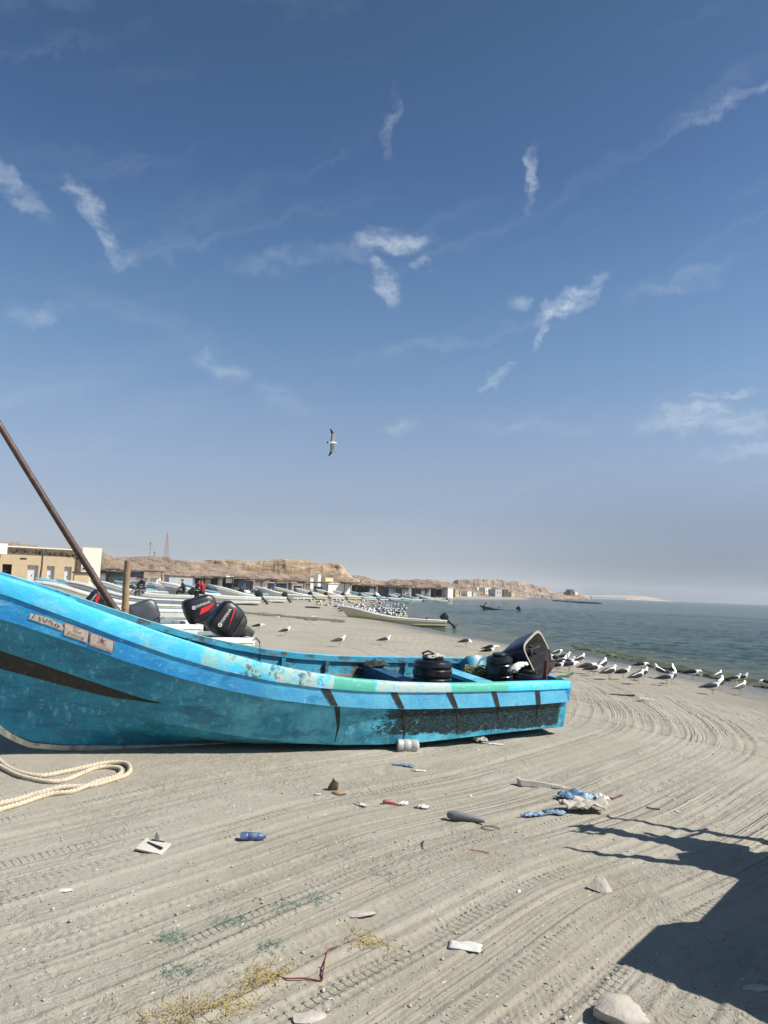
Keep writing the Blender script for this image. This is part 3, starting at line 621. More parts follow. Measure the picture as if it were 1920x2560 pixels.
# registration marks near the bow
def conform(name, verts, faces, material, parent, t0, v0, sx, sy, slope=0.0, off=.006):
    V = []
    for x, y in verts: V.append(hull_point(t0 - x * sx, v0 - y * sy + x * slope, off))
    return mesh(name, V, faces, material, parent, smooth=False)
def quad_grid(w_, h_, nx=10, ny=4, jag=0, seed=1):
    rr_ = random.Random(seed); V = []
    for j in range(ny + 1):
        for i in range(nx + 1):
            x, y = w_ * i / nx, h_ * j / ny
            if jag and (i in (0, nx) or j in (0, ny)): x += rr_.uniform(-jag, jag); y += rr_.uniform(-jag, jag)
            V.append((x, y))
    F = [(j * (nx + 1) + i, j * (nx + 1) + i + 1, (j + 1) * (nx + 1) + i + 1, (j + 1) * (nx + 1) + i) for j in range(ny) for i in range(nx)]
    return V, F
def text_mesh(body, size=1.0, align='LEFT', ext=0.0):
    cu = bpy.data.curves.new('lettering', 'FONT'); cu.body = body; cu.size = size; cu.align_x = align; cu.extrude = ext; cu.resolution_u = 3
    o_ = bpy.data.objects.new('lettering', cu); COL.objects.link(o_); bpy.context.view_layer.update()
    me = bpy.data.meshes.new_from_object(o_.evaluated_get(bpy.context.evaluated_depsgraph_get()))
    V = [(v.co.x, v.co.y, v.co.z) for v in me.vertices]; F = [tuple(p.vertices) for p in me.polygons]
    bpy.data.objects.remove(o_); bpy.data.curves.remove(cu); bpy.data.meshes.remove(me); return V, F
M_plate = mat("faded_plate_paint", (.50, .46, .38), .6, .14, 16, .001, 50, dirt=(.30, .22, .16), dirt_amt=.55, dirt_scale=22)
M_redpt = mat("faded_red_lettering", (.28, .055, .035), .6, .3, 18)
M_brnpt = mat("brown_lettering", (.12, .035, .022), .6, .3, 18)
def on_plate(parent, body, t0, v0, width, hgt, material, slope, name='lettering'):
    V, F = text_mesh(body); xs = [v[0] for v in V]; ys = [v[1] for v in V]
    if not xs: return
    sx = width / (max(xs) - min(xs)); sy = hgt / (max(ys) - min(ys))
    conform(name, [((x - min(xs)), (y - min(ys))) for x, y, _ in V], F, material, parent, t0, v0, sx, sy, 0, .010)
def rim(parent, w_, h_, t0, v0, th_, tv_, material):
    V = []; F = []
    for (x0, y0, x1, y1) in ((0, 0, w_, tv_), (0, h_ - tv_, w_, h_), (0, tv_, th_, h_ - tv_), (w_ - th_, tv_, w_, h_ - tv_)):
        b0 = len(V); nx = 8 if x1 - x0 > .05 else 1
        for i in range(nx + 1): x = x0 + (x1 - x0) * i / nx; V += [(x, y0), (x, y1)]
        F += [(b0 + 2 * i, b0 + 2 * i + 1, b0 + 2 * i + 3, b0 + 2 * i + 2) for i in range(nx)]
    conform('plate_border', V, F, material, parent, t0, v0, 1, 1, 0, .009)
# ragged patch with the number
V, F = quad_grid(.30, .34, 14, 4, .012, 4); V = [(x, y * (1 - .25 * abs(x - .15) / .15) + .0) for x, y in V]
pt = conform('registration_plate', V, F, M_plate, boat, 6.52, .62, 1, 1, -.0); tag(pt, label="ragged painted number patch, leftmost of the three bow plates")
on_plate(pt, "/ \u0661\u0667\u0669\u0665", 6.50, .55, .25, .20, M_brnpt, 0)
V, F = quad_grid(.225, .56, 10, 5, .008, 7); pt = conform('registration_plate', V, F, M_plate, boat, 6.205, .78, 1, 1); tag(pt, label="plate lettered Fishing in faded red, middle of the three bow plates")
rim(pt, .225, .56, 6.205, .78, .004, .012, M_redpt)
on_plate(pt, "\uFEAA\uFEF4\uFEBB", 6.13, .49, .085, .12, M_brnpt, 0); on_plate(pt, "Fishing", 6.165, .72, .145, .17, M_redpt, 0); on_plate(pt, "\u0662\u0662", 6.12, .34, .06, .09, M_brnpt, 0)
V, F = quad_grid(.225, .60, 10, 5, .006, 9); pt = conform('registration_plate', V, F, M_plate, boat, 5.965, .84, 1, 1); tag(pt, label="plate lettered Sultanate of Oman, rightmost of the three bow plates")
rim(pt, .225, .60, 5.965, .84, .005, .014, M_redpt)
on_plate(pt, "Sultanate of Oman", 5.952, .80, .20, .10, M_redpt, 0); on_plate(pt, "\uFEE5\uFE8E\uFEE4\uFECB \uFE94\uFEE8\uFEC4\uFEE0\uFEB3", 5.91, .66, .11, .09, M_redpt, 0)
V = []; F = []
for (x0, y0, x1, y1, w_) in ((.0, 0, 1, 1, .1), (0, 1, 1, 0, .1), (.38, .1, .5, 1.15, .12), (.62, .1, .5, 1.15, .12), (.2, .25, .8, .25, .12)):      # crossed swords and dagger
    d_ = Vector((x1 - x0, y1 - y0)).normalized(); nx_, ny_ = -d_.y * w_ / 2, d_.x * w_ / 2; b0 = len(V)
    V += [(x0 + nx_, y0 + ny_), (x0 - nx_, y0 - ny_), (x1 - nx_, y1 - ny_), (x1 + nx_, y1 + ny_)]; F.append((b0, b0 + 1, b0 + 2, b0 + 3))
conform('crest', V, F, M_redpt, pt, 5.89, .53, .075, .20, 0, .010)
# ------------------------------------------------------------------ outboard motors
M_cowl = mat("black_cowl_paint", (.012, .013, .016), .38, .2, 7, .0008, 30, dirt=(.075, .072, .065), dirt_amt=.45, dirt_scale=5, spec=.4)
M_cowlg = mat("grey_cowl_paint", (.055, .06, .07), .42, .15, 5, .0006, 40, dirt=(.12, .12, .12), dirt_amt=.3, dirt_scale=6)
M_leg = mat("dark_motor_casing", (.022, .022, .024), .5, .2, 9, .001, 40, dirt=(.12, .11, .09), dirt_amt=.5, dirt_scale=9)
M_white = mat("white_lettering", (.72, .72, .70), .5, .08, 14)
M_red = mat("red_decal", (.62, .025, .03), .45, .12, 12)
M_prop = mat("propeller_metal", (.20, .20, .19), .4, .2, 10, metal=.7)
M_creamp = mat("cream_plastic_lining", (.29, .26, .20), .6, .15, 8, dirt=(.16, .13, .09), dirt_amt=.7, dirt_scale=6)
M_red2 = mat("rusty_brown_post", (.12, .028, .018), .7, .3, 9)
def flat_geo(name, V2, F, y, sgn, material, parent):
    """lay 2D shapes (x reads towards the stern on the near side) on a cowl flank"""
    return mesh(name, [((-x if sgn > 0 else x), y * sgn, z) for x, z in V2], [f if sgn > 0 else f[::-1] for f in F], material, parent, smooth=False)
def outboard(name, M, tilt, label, size=1.0, body=None, word=True, slash='red', lod=0, parent_M=None, group=None, bare=False):
    root = empty(name, mat=M @ Matrix.Rotation(R(tilt), 4, 'Y') @ Matrix.Scale(size, 4), label=label, cat="outboard motor", group=group)
    body = body or M_cowl; n = 20 if lod == 0 else 12
    def sq(cx, z, lx, ly, p=4.2, sk=0.0):
        out_ = []
        for k in range(n):
            q = 2 * math.pi * (k + .5) / n; c_, s_ = math.cos(q), math.sin(q)
            x = math.copysign(abs(c_) ** (2 / p), c_) * lx; y = math.copysign(abs(s_) ** (2 / p), s_) * ly
            out_.append(Vector((cx + x, y * (1 - .12 * max(0, -x / lx)), z + sk * x)))
        return out_
    b = MB(); b.loft([sq(-.20, .10, .27, .165), sq(-.21, .13, .30, .195), sq(-.21, .30, .325, .205, 4.5, .02), sq(-.21, .46, .325, .20, 4.5, .05), sq(-.20, .535, .29, .175, 4, .08), sq(-.19, .565, .23, .13, 3.5, .09)])
    cw = b.build('cowl', body, root, sharp=30)
    b = MB(); b.loft([sq(-.20, -.05, .20, .12), sq(-.20, .04, .27, .17), sq(-.20, .095, .28, .172)]); b.build('lower_cowl', M_leg, root, sharp=30)
    if bare: b = MB(); b.loft([sq(-.21, -.05, .14, .075, 3), sq(-.22, -.30, .11, .055, 3)]); b.build('midsection', M_leg, root, sharp=30)
    b = MB(); b.loft([sq(-.21, -.05, .14, .075, 3), sq(-.22, -.35, .11, .055, 3), sq(-.23, -.62, .12, .045, 3)]); b.box((-.27, 0, -.64), (.40, .22, .015)); b.build('midsection', M_leg, root, sharp=30) if not bare else None
    b = MB(); b.loft([sq(-.23, -.65, .10, .035, 3), sq(-.23, -.78, .10, .03, 3)])
    b.loft([ell((x, 0, -.82), r_, r_, 10) for x, r_ in ((.00, .01), (-.06, .035), (-.15, .055), (-.32, .052), (-.38, .03))]); b.add([(-.10, .008, -.86), (-.26, .008, -.86), (-.30, .004, -.98), (-.22, .004, -1.0), (-.10, -.008, -.86), (-.26, -.008, -.86), (-.30, -.004, -.98), (-.22, -.004, -1.0)], [(0, 1, 2, 3), (7, 6, 5, 4), (0, 4, 5, 1), (1, 5, 6, 2), (2, 6, 7, 3), (3, 7, 4, 0)])
    if not bare: b.build('gearcase', M_leg, root, sharp=40)
    b = MB()
    for k in range(3):
        a = 2 * math.pi * k / 3; Rm = Matrix.Rotation(a, 3, 'X'); P = [Vector((-.42, .00, .03)), Vector((-.40, .07, .08)), Vector((-.43, .05, .15)), Vector((-.46, -.03, .15)), Vector((-.46, -.05, .08))]
        b.add([Rm @ p + Vector((0, 0, -.82)) for p in P] + [Rm @ (p + Vector((-.012, 0, 0))) + Vector((0, 0, -.82)) for p in P], [(0, 1, 2, 3, 4), (9, 8, 7, 6, 5)] + [(i, 5 + i, 5 + (i + 1) % 5, (i + 1) % 5) for i in range(5)])
    b.tube([(-.37, 0, -.82), (-.47, 0, -.82)], .035, 8); b.build('propeller', M_prop, root) if not bare else None
    b = MB(); b.box((-.03, .11, -.12), (.10, .03, .34)); b.box((-.03, -.11, -.12), (.10, .03, .34)); b.box((.0, 0, .0), (.05, .24, .05)); b.tube([(.08, 0, .05), (.35, .03, .12), (.62, .03, .14)], .025, 6); b.build('bracket', M_leg, root, smooth=False)
    if word and lod < 2:
        V, F = text_mesh("YAMAHA"); xs = [v[0] for v in V]; w_ = max(xs) - min(xs); h_ = max(v[1] for v in V)
        for sgn in (1, -1):
            V2 = [((v[0] - min(xs)) / w_ * .30 + .09, v[1] / h_ * .055 + .385) for v in V] if sgn > 0 else [((v[0] - min(xs)) / w_ * .30 - .38, v[1] / h_ * .055 + .385) for v in V]
            flat_geo('lettering', V2, F, .211, sgn, M_white, cw)
            cx = .045 if sgn > 0 else -.425; ring = [(cx + .038 * math.cos(q), .41 + .038 * math.sin(q)) for q in [2 * math.pi * k / 16 for k in range(16)]]; ring2 = [(cx + .026 * math.cos(q), .41 + .026 * math.sin(q)) for q in [2 * math.pi * k / 16 for k in range(16)]]
            F2 = [(k, (k + 1) % 16, 16 + (k + 1) % 16, 16 + k) for k in range(16)]; V2 = ring + ring2; b0 = len(V2)
            for q in (90, 210, 330): c_, s_ = math.cos(R(q)), math.sin(R(q)); V2 += [(cx + .004 * s_, .41 - .004 * c_), (cx - .004 * s_, .41 + .004 * c_), (cx + .033 * c_ - .004 * s_, .41 + .033 * s_ + .004 * c_), (cx + .033 * c_ + .004 * s_, .41 + .033 * s_ - .004 * c_)]
            F2 += [tuple(b0 + 4 * i + j for j in range(4)) for i in range(3)]; flat_geo('emblem', V2, F2, .2105, sgn, M_white, cw)
            x0, x1 = (.08, .45) if sgn > 0 else (-.40, -.05)
            if slash == 'red': S = [(x0 + .10, .345), (x1, .365), (x1 + .0, .335), (x0 + .22, .255), (x0 + .02, .235)]
            else: S = [(x0, .24), (x1 - .05, .35), (x1, .35), (x1 - .03, .32)]
            flat_geo('stripe', S, [tuple(range(len(S)))], .2108, sgn, M_red, cw)
    return root

# ------------------------------------------------------------------ things in and on the blue boat
def bl(t_, w_, h_): return BM @ Vector((t_, w_, h_))
BR = BM.to_3x3().to_4x4()
M_rag2 = mat('greyed_rag', (.42, .40, .37), .85, .2, 9, .004, 30, dirt=(.22, .2, .17), dirt_amt=.6, dirt_scale=14)
def drum(M, label, r=.155, h=.46, lidz=True):
    b = MB(); prof = [(r * .80, 0), (r * .96, .02)]
    z = .03
    for k in range(4):
        z0 = .03 + k * (h - .09) / 4; z1 = z0 + (h - .09) / 4
        prof += [(r, z0 + .008), (r, z1 - .02), (r * .955, z1 - .012), (r * .955, z1 - .004)]
    prof += [(r, h - .052), (r * .99, h - .034), (r * .93, h - .014), (r * .80, h - .004), (r * .62, h)]
    b.lathe(prof, 32); o = empty("plastic_drum", mat=M, label=label, cat="drum"); b.build('drum_body', M_blackp, o, sharp=25)
    b = MB(); b.lathe([(r * .50, h - .004), (r * .54, h + .004), (r * .54, h + .022), (r * .48, h + .03)], 24); b.build('lid', M_blackp, o)
    b = MB(); b.tube([(-r * .6, 0, h - .01), (-r * .55, 0, h + .015), (-r * .3, 0, h + .022), (-r * .1, 0, h + .015)], .007, 6); b.build('handle', M_blackp, o); return o
drum(Matrix.Translation(bl(1.83, .38, .31)) @ BR @ Matrix.Rotation(R(4), 4, 'X') @ Matrix.Scale(1.62, 4), "squat glossy black ribbed drum with scraps on its lid, amidships in the blue boat", r=.155, h=.36)
drum(Matrix.Translation(bl(.27, .38, .23)) @ BR @ Matrix.Rotation(R(3), 4, 'X') @ Matrix.Scale(1.2, 4), "dull black ribbed drum draped with a white cloth at the blue boat's stern", r=.155, h=.40)
drum(Matrix.Translation(bl(.42, -.05, .12)) @ BR @ Matrix.Rotation(R(5), 4, 'Y') @ Matrix.Scale(1.35, 4), "tall matt black drum standing behind the cloth-draped drum at the stern", r=.14, h=.56)
def crumple(name, M, sx, sy, sz, material, label, cat, seed=1, n=14, droop=0.0, group=None, thick=.004):
    """a crumpled sheet of cloth or plastic with real folds"""
    rr_ = np.random.default_rng(seed); u = np.linspace(-1, 1, n); U_, V_ = np.meshgrid(u, u); ox = seed * 7.3
    x = U_ * sx * (1 + .35 * fbm(U_ * 1.3 + ox, V_ * 1.3, seed, 3)); y = V_ * sy * (1 + .35 * fbm(U_ * 1.3, V_ * 1.3 + ox, seed + 3, 3))
    z = sz * (.55 + 1.0 * np.abs(fbm(U_ * 2.0 + ox, V_ * 2.0, seed + 5, 3)) - .25 * (U_ ** 2 + V_ ** 2)) ; z = np.maximum(z, .0) - droop * (U_ ** 2 + V_ ** 2)
    keep = (U_ ** 2 + V_ ** 2 + .9 * fbm(U_ * 2 + ox, V_ * 2 - ox, seed + 9, 2)) < 1.25
    V = [(float(a), float(b_), float(c_)) for a, b_, c_ in zip(x.ravel(), y.ravel(), z.ravel())]; F = []
    for j in range(n - 1):
        for i in range(n - 1):
            if keep[j, i] and keep[j + 1, i] and keep[j, i + 1]: F.append((j * n + i, j * n + i + 1, (j + 1) * n + i + 1, (j + 1) * n + i))
    o = mesh(name, V, F, material, None, sharp=50); md = o.modifiers.new('thickness', 'SOLIDIFY'); md.thickness = thick
    o.matrix_world = M; return tag(o, label, cat, group)
crumple("crumpled_cloth", Matrix.Translation(bl(1.83, .38, .925)) @ BR, .15, .09, .06, M_rag2, "dirty white scrap of plastic on the squat drum's lid", "rag", 3, 14, .02)
crumple("crumpled_cloth", Matrix.Translation(bl(.44, .30, .80)) @ BR @ Matrix.Rotation(R(22), 4, 'Y') @ Matrix.Rotation(R(-8), 4, 'X'), .16, .075, .05, M_rag, "white cloth sagging across the stern drum of the blue boat", "cloth", 8, 16, .05)
b = MB(); b.tube([(0, .02, 0), (.06, .05, .05), (.13, 0, .085), (.18, -.04, .05), (.12, -.07, .01), (.04, -.05, .02)], .012, 6, closed=True); o = b.build('cord', M_tar); o.matrix_world = Matrix.Translation(bl(1.78, .36, .91)) @ BR @ Matrix.Scale(1.1, 4); tag(o, "black cord looped on the squat drum's lid", "cord")
# motor on the transom, its cowling tipped open
om = outboard("outboard_motor", Matrix.Translation(bl(-.02, -.05, .62)) @ BR, 14, "big black outboard on the blue boat's transom with its cover tipped off", .98, word=False)
for ch in [x for x in bpy.data.objects if x.parent == om and x.name.split('.')[0] in ('cowl', 'gearcase', 'propeller', 'midsection')]: bpy.data.objects.remove(ch)
b = MB(); b.box((-.22, 0, -.14), (.22, .13, .2), taper=1.2); b.build('midsection', M_leg, om)
b = MB(); b.loft([[Vector((-.20 + x, y, z)) for x, y in ((.2, .11), (.0, .14), (-.2, .11), (-.24, 0), (-.2, -.11), (0, -.14), (.2, -.11), (.24, 0))] for z in (.09, .28)]); b.tube([(-.05, .1, .28), (-.05, .1, .36), (-.2, .1, .38)], .03, 8); b.box((-.25, 0, .32), (.2, .16, .10)); b.lathe([(.10, .30), (.12, .31), (.12, .34), (.04, .35)], 16, Matrix.Translation((-.12, 0, 0)))
b.build('engine_block', M_leg, om)
M_navyc = mat("navy_cover_paint", (.012, .016, .034), .32, .15, 5, .0006, 40, dirt=(.06, .07, .08), dirt_amt=.3, dirt_scale=5)
# the loose cover: an open shell, navy outside and cream inside
def cover(M, label):
    root = empty("motor_cover", mat=M, label=label, cat="motor cover"); n = 28
    def ring(lx, ly, z, p=5): 
        out_ = []
        for k in range(n):
            q = 2 * math.pi * (k + .5) / n; c_, s_ = math.cos(q), math.sin(q); out_.append(Vector((math.copysign(abs(c_) ** (2 / p), c_) * lx, math.copysign(abs(s_) ** (2 / p), s_) * ly, z)))
        return out_
    b = MB(); b.loft([ring(.33, .23, 0), ring(.345, .235, .06), ring(.335, .23, .28), ring(.30, .21, .36), ring(.20, .14, .40)], cap=False); i0 = 4 * n; b.f.append(tuple(i0 + k for k in range(n)))
    b.build('shell', M_navyc, root, sharp=30)
    b = MB(); b.loft([ring(.345, .235, 0), ring(.315, .205, .0), ring(.315, .205, .24), ring(.22, .15, .34)], cap=False); i0 = 3 * n; b.f.append(tuple(i0 + k for k in range(n))); b.build('lining', M_creamp, root, sharp=30); return root

# posed from its own corner directions: opening faces the stern and the camera
cz = Vector((-.74, .58, -.36)).normalized(); cy_ = Vector((.52, .0, -.85)); cy_ = (cy_ - cz * cy_.dot(cz)).normalized(); cx_ = cy_.cross(cz)
CMx = Matrix(((cx_.x, cy_.x, cz.x, 0), (cx_.y, cy_.y, cz.y, 0), (cx_.z, cy_.z, cz.z, 0), (0, 0, 0, 1)))
cpos = Vector(at_d(1346, 1632, 10.9)); cover(Matrix.Translation(cpos) @ CMx @ Matrix.Scale(1.12, 4), "open navy blue motor cover with cream lining, tipped against the blue boat's outboard")
b = MB(); b.tube([(0, 0, 0), (0, 0, .52)], .028, 10); o = b.build("steel_post", M_red2); o.matrix_world = Matrix.Translation(bl(.25, .66, .42)) @ BR; tag(o, "short rusty brown post standing at the blue boat's near stern corner", "post")
b = MB(); V = [(-.26, -.17), (.26, -.17), (.26, .17), (-.26, .17)]
M_bluep = mat("blue_plastic", (.02, .19, .30), .4, .15, 6, dirt=(.15, .42, .5), dirt_amt=.6, dirt_scale=5)
b = MB(); b.loft([[Vector((x * s_, y * s_, z)) for x, y in ((.20, .12), (.16, .15), (-.16, .15), (-.20, .12), (-.20, -.12), (-.16, -.15), (.16, -.15), (.20, -.12))] for s_, z in ((.86, 0), (.92, .04), (1, .22), (1, .24), (.9, .25), (.86, .06), (.1, .05))]); o = b.build("plastic_tub", M_bluep); o.matrix_world = Matrix.Translation(bl(.42, -.62, .50)) @ BR @ Matrix.Rotation(R(35), 4, 'X'); tag(o, "rounded blue plastic tub tilted on the blue boat's far stern corner", "tub")
M_ropeg = mat("olive_rope", (.16, .15, .05), .9, .35, 30, .002, 60)
b = MB(); rr_ = random.Random(5)
for k in range(5):
    r_ = .10 + rr_.uniform(0, .06); b.tube([(r_ * math.cos(q) * 1.3 + rr_.uniform(-.01, .01), r_ * math.sin(q), .02 + .018 * k + .02 * math.sin(3 * q + k)) for q in [2 * math.pi * i / 18 for i in range(18)]], .012, 6, closed=True)
b.tube([(-.15, 0, .03), (-.22, 0, .16), (-.16, 0, .24), (-.05, .02, .20), (.03, .05, .08)], .014, 6); o = b.build("rope_coil", M_ropeg); o.matrix_world = Matrix.Translation(bl(.62, -.40, .56)) @ BR; tag(o, "tangled olive rope coil beside the blue tub at the stern", "rope")
M_greenr = mat("green_rope", (.02, .13, .06), .8, .3, 30)
b = MB(); 
for k in range(3): b.tube([(.1, .02 * k, 0), (.0, .03 * k, .03 + .01 * k), (-.10, .02 * k, .035), (-.2, .015 * k, .06 + .012 * k)], .016, 6)
o = b.build("mooring_rope", M_greenr); o.matrix_world = Matrix.Translation(bl(.05, .72, .70)) @ BR; tag(o, "dark green mooring rope end over the near stern corner", "rope")
crumple("net_bundle", Matrix.Translation(bl(2.1, -.72, .64)) @ BR @ Matrix.Rotation(R(10), 4, 'X'), .20, .16, .09, M_tar, "black netting scrap hung on the far gunwale amidships", "net", 12, 14, .05)
b = MB(); b.tube([(0, 0, -.16), (.01, 0, 0), (.03, 0, .12), (.08, 0, .17), (.13, .02, .14)], .009, 6); o = b.build("wire_hook", M_tar); o.matrix_world = Matrix.Translation(bl(3.72, -.80, .80)) @ BR; tag(o, "thin black wire hook bent over the far gunwale", "hook")
# ------------------------------------------------------------------ the other skiffs along the beach
def paint(name, c_,  rough=.5, dirt=(.30, .26, .19), amt=.35, dscale=2.2): c = tuple(v * .80 for v in c_); return mat(name, c, rough, .06, 3, .0015, 30, dirt=dirt, dirt_amt=amt, dirt_scale=dscale)
P_white = paint("white_boat_paint", (.80, .79, .74)); P_cream = paint("cream_boat_paint", (.68, .62, .47)); P_grey = paint("grey_boat_paint", (.40, .41, .42))
P_teal = paint("teal_boat_paint", (.16, .48, .48), dirt=(.4, .5, .45)); P_pblue = paint("pale_blue_boat_paint", (.24, .52, .60)); P_lin = paint("boat_inside_paint", (.34, .42, .44), .6, (.08, .07, .06), .7, 3)
P_blue = paint("mid_blue_boat_paint", (.05, .22, .42)); P_yel = paint("yellowed_boat_paint", (.70, .64, .38), amt=.3); P_dark = paint("dark_boat_band", (.05, .045, .05)); P_maroon = paint("maroon_trim_paint", (.20, .03, .035))
P_tan = paint("weathered_tan_paint", (.46, .38, .27)); P_green = paint("grey_green_boat_paint", (.16, .21, .18), dirt=(.3, .3, .25))
def bm(cap, strake, hull, liner=None, band=None, stem=None): return dict(cap=cap, strake=strake, hull=hull, band=band or hull, stem=stem or hull, transom=hull, liner=liner or P_lin)
VAR = {'white': bm(P_white, P_white, P_white), 'cream': bm(P_white, P_cream, P_cream), 'teal': bm(P_teal, P_pblue, P_white), 'pblue': bm(P_pblue, P_pblue, P_grey), 'grey': bm(P_white, P_grey, P_white),
       'emblem': bm(P_dark, P_white, P_tan), 'blue': bm(P_pblue, P_blue, P_white), 'yellow': bm(P_white, P_cream, P_yel, P_teal), 'green': bm(P_green, P_green, P_green, P_grey), 'maroon': bm(P_white, P_white, P_white, None, None, P_maroon), 'tan': bm(P_tan, P_cream, P_cream)}
PROTO = {}
MLD = mat("boat_bilge_shadow", (.05, .05, .05), .9)
def skiff_at(var, x, y, z, head, label, scale=1.0, roll=0.0, group="skiffs drawn up along the beach", name="beached_skiff", pitch=0.0, lod=46, cat='boat', zs=.84):
    """x, y: the middle of the transom; head: where the bow points, degrees from +x"""
    if var not in PROTO:
        r_ = empty(name); _, cr = skiff(r_, lod, VAR[var], band=False)
        for t0, t1, h_ in ((.7, 1.0, .60), (2.3, 2.55, .60), (4.0, 4.25, .68)): cr('bench', t0, t1, h_, .05, VAR[var]['cap'], parent=r_)
        PROTO[var] = kids(r_); o = r_
    else: o = dup(PROTO[var])
    o.name = name; tag(o, label, cat, group)
    M = Matrix.Translation((x, y, z + .12 * scale)) @ Matrix.Rotation(R(head), 4, 'Z') @ Matrix.Rotation(R(pitch), 4, 'Y') @ Matrix.Rotation(R(roll), 4, 'X') @ Matrix.Diagonal((scale, scale, scale * zs, 1))
    o.matrix_world = M; return o, M
def motor_on(M, tilt, label, size=1.0, w=0.0, lod=1, word=False, body=None, slash='red', group="outboard motors tilted up on beached skiffs", yaw=0, bare=False, fwd=0.0, up=0.0):
    return outboard("outboard_motor", M @ Matrix.Translation((-.02 + fwd, w, .60 + up)) @ Matrix.Rotation(R(yaw), 4, 'Z'), tilt, label, size, body, word, slash, lod, group=group, bare=bare)
def stern_from_px(x, y, Dd): P = at_d(x, y, Dd); return P
def put(var, px_x, Dd, head, label, motor=None, scale=1.0, roll=0.0, dz=0.0, **kw):
    """transom centre seen at photo column px_x, at depth Dd on the sand"""
    P = at_d(px_x, 1480, Dd); z = gz(P[0], P[1]) + dz; head = head + (18 if Dd > 25 else 6)
    o, M = skiff_at(var, P[0], P[1], z, head, label, scale, roll, **{'zs': 1.0 if Dd < 30 else .84, **kw})
    m_ = None
    if motor: m_ = motor_on(M, **motor)
    return o, M
put('teal', 452, 15.2, 197, "teal and pale blue skiff lying just behind the big blue boat, mostly hidden", scale=.98, dz=.10)
put('white', 604, 15.4, 205, "white skiff close behind the blue boat, carrying the thin-striped motor", motor=dict(tilt=58, label="black outboard with thin red stripe, rightmost of three tilted motors behind the blue boat", size=1.08, word=True, slash='thin', lod=0, w=.25, bare=True, fwd=.25, up=.05), scale=1.0, dz=-.02)
put('white', 486, 16.6, 203, "white skiff left of the large motor with the thin red stripe", motor=dict(tilt=22, label="big black outboard above a white flank, left of the thin-striped motor", size=1.12, word=True, lod=0, w=.2, bare=True), scale=.98, dz=.14)
put('cream', 512, 21.0, 200, "cream skiff with the bold red-slashed motor, behind two larger motors", motor=dict(tilt=52, label="black outboard with a bold red slash, seen above and between the two larger motors", size=1.0, word=True, lod=0, bare=True), scale=.98)
put('cream', 254, 21.5, 196, "cream skiff behind the leaning pole, a red-slashed black motor at its stern", zs=.74, motor=dict(tilt=60, label="black outboard with a red slash just left of the leaning pole", size=1.0, word=True, lod=0, w=.2, bare=True), scale=.98, dz=.38)
put('white', 352, 16.2, 200, "low white skiff right of the upright pole carrying the ribbed black motor", motor=dict(tilt=28, label="bulky black and grey ribbed outboard right beside the upright wooden pole", size=1.1, word=False, bare=True, lod=0, body=M_cowlg, w=.1), scale=.95, dz=.05)
put('white', 545, 26, 184, "long plain white skiff, its flank filling the gap between the two groups of motors", scale=.98, dz=.1)
put('cream', 505, 37, 182, "cream skiff lying behind the long plain white one", scale=.96)
put('grey', 492, 48, 181, "pale grey skiff in the middle rows left of the open sand", scale=1.0)
put('white', 484, 62, 181, "clean white skiff with a black motor, beside the men in red", motor=dict(tilt=50, label="black outboard on the white skiff beside the men in red", size=1.15), scale=1.0)
put('white', 648, 66, 184, "long white skiff with a maroon shadow line, nearest the open sand by the flock", motor=dict(tilt=45, label="black outboard hanging off the long white skiff nearest the open sand", size=1.0), scale=1.08)
put('white', 712, 80, 184, "white skiff just beyond the long one nearest the open sand", motor=dict(tilt=40, label="black outboard on the second skiff beside the open sand", size=1.05), scale=.95)
# further boats, one row after another, down to the bend of the bay
far_list = [('grey', 776, 104, 184), ('yellow', 815, 112, 183), ('white', 858, 120, 182), ('yellow', 900, 128, 184), ('white', 938, 134, 178), ('blue', 968, 146, 186), ('white', 1000, 158, 182), ('pblue', 1022, 150, 176), ('white', 1052, 176, 183), ('pblue', 1082, 188, 180), ('white', 1118, 200, 178), ('grey', 1102, 214, 184)]
desc = ['grey-sided', 'yellowed', 'white', 'yellow-bottomed', 'plain white', 'blue-railed', 'low white', 'pale blue', 'small white', 'faded blue', 'last white', 'last grey']
beside = ["where the row of boats bends away", "second along the far row", "third along the far row under the white wall", "beside the pale cloth shelter", "left of the dark shelters", "under the first dark shelter", "between two dark shelters", "drawn high below the dark shelters", "near the far gull flock", "above the far gull flock", "at the far end of the row", "behind the boat ending the row"]
for (v, x, d_, h_), a, b_ in zip(far_list, desc, beside):
    put(v, x, d_, h_, f"{a} skiff {b_}", motor=dict(tilt=45, label=f"small dark outboard on the {a} skiff {b_}", size=1.0, lod=2) if a not in ('pale blue', 'faded blue', 'last grey') else None, scale=1.0)
mid_list = [('pblue', 392, 92, 190, "pale blue skiff left of the seated man in stripes"), ('blue', 440, 100, 186, "blue-sided skiff behind the seated man"), ('green', 470, 108, 192, "grey green skiff with a raised bow under the grey wall"), ('pblue', 520, 100, 186, "faded blue skiff behind the men in red"),
            ('grey', 566, 104, 190, "grey skiff with tall bow between the shelters"), ('blue', 604, 96, 186, "blue skiff drawn up by the cluttered shelter"), ('pblue', 668, 100, 184, "pale blue skiff beside the blue tarpaulin"), ('white', 560, 84, 184, "white skiff with a tangle of gear aboard"),
            ('pblue', 330, 66, 192, "pale turquoise skiff behind the leaning pole"), ('teal', 262, 58, 196, "turquoise skiff with dark side behind the emblem boat"), ('pblue', 300, 80, 188, "pale blue skiff in the row under the low dark roof"), ('teal', 352, 74, 192, "long turquoise skiff ahead of the seated man"), ('grey', 420, 82, 186, "grey skiff half hidden behind the wooden pole")]
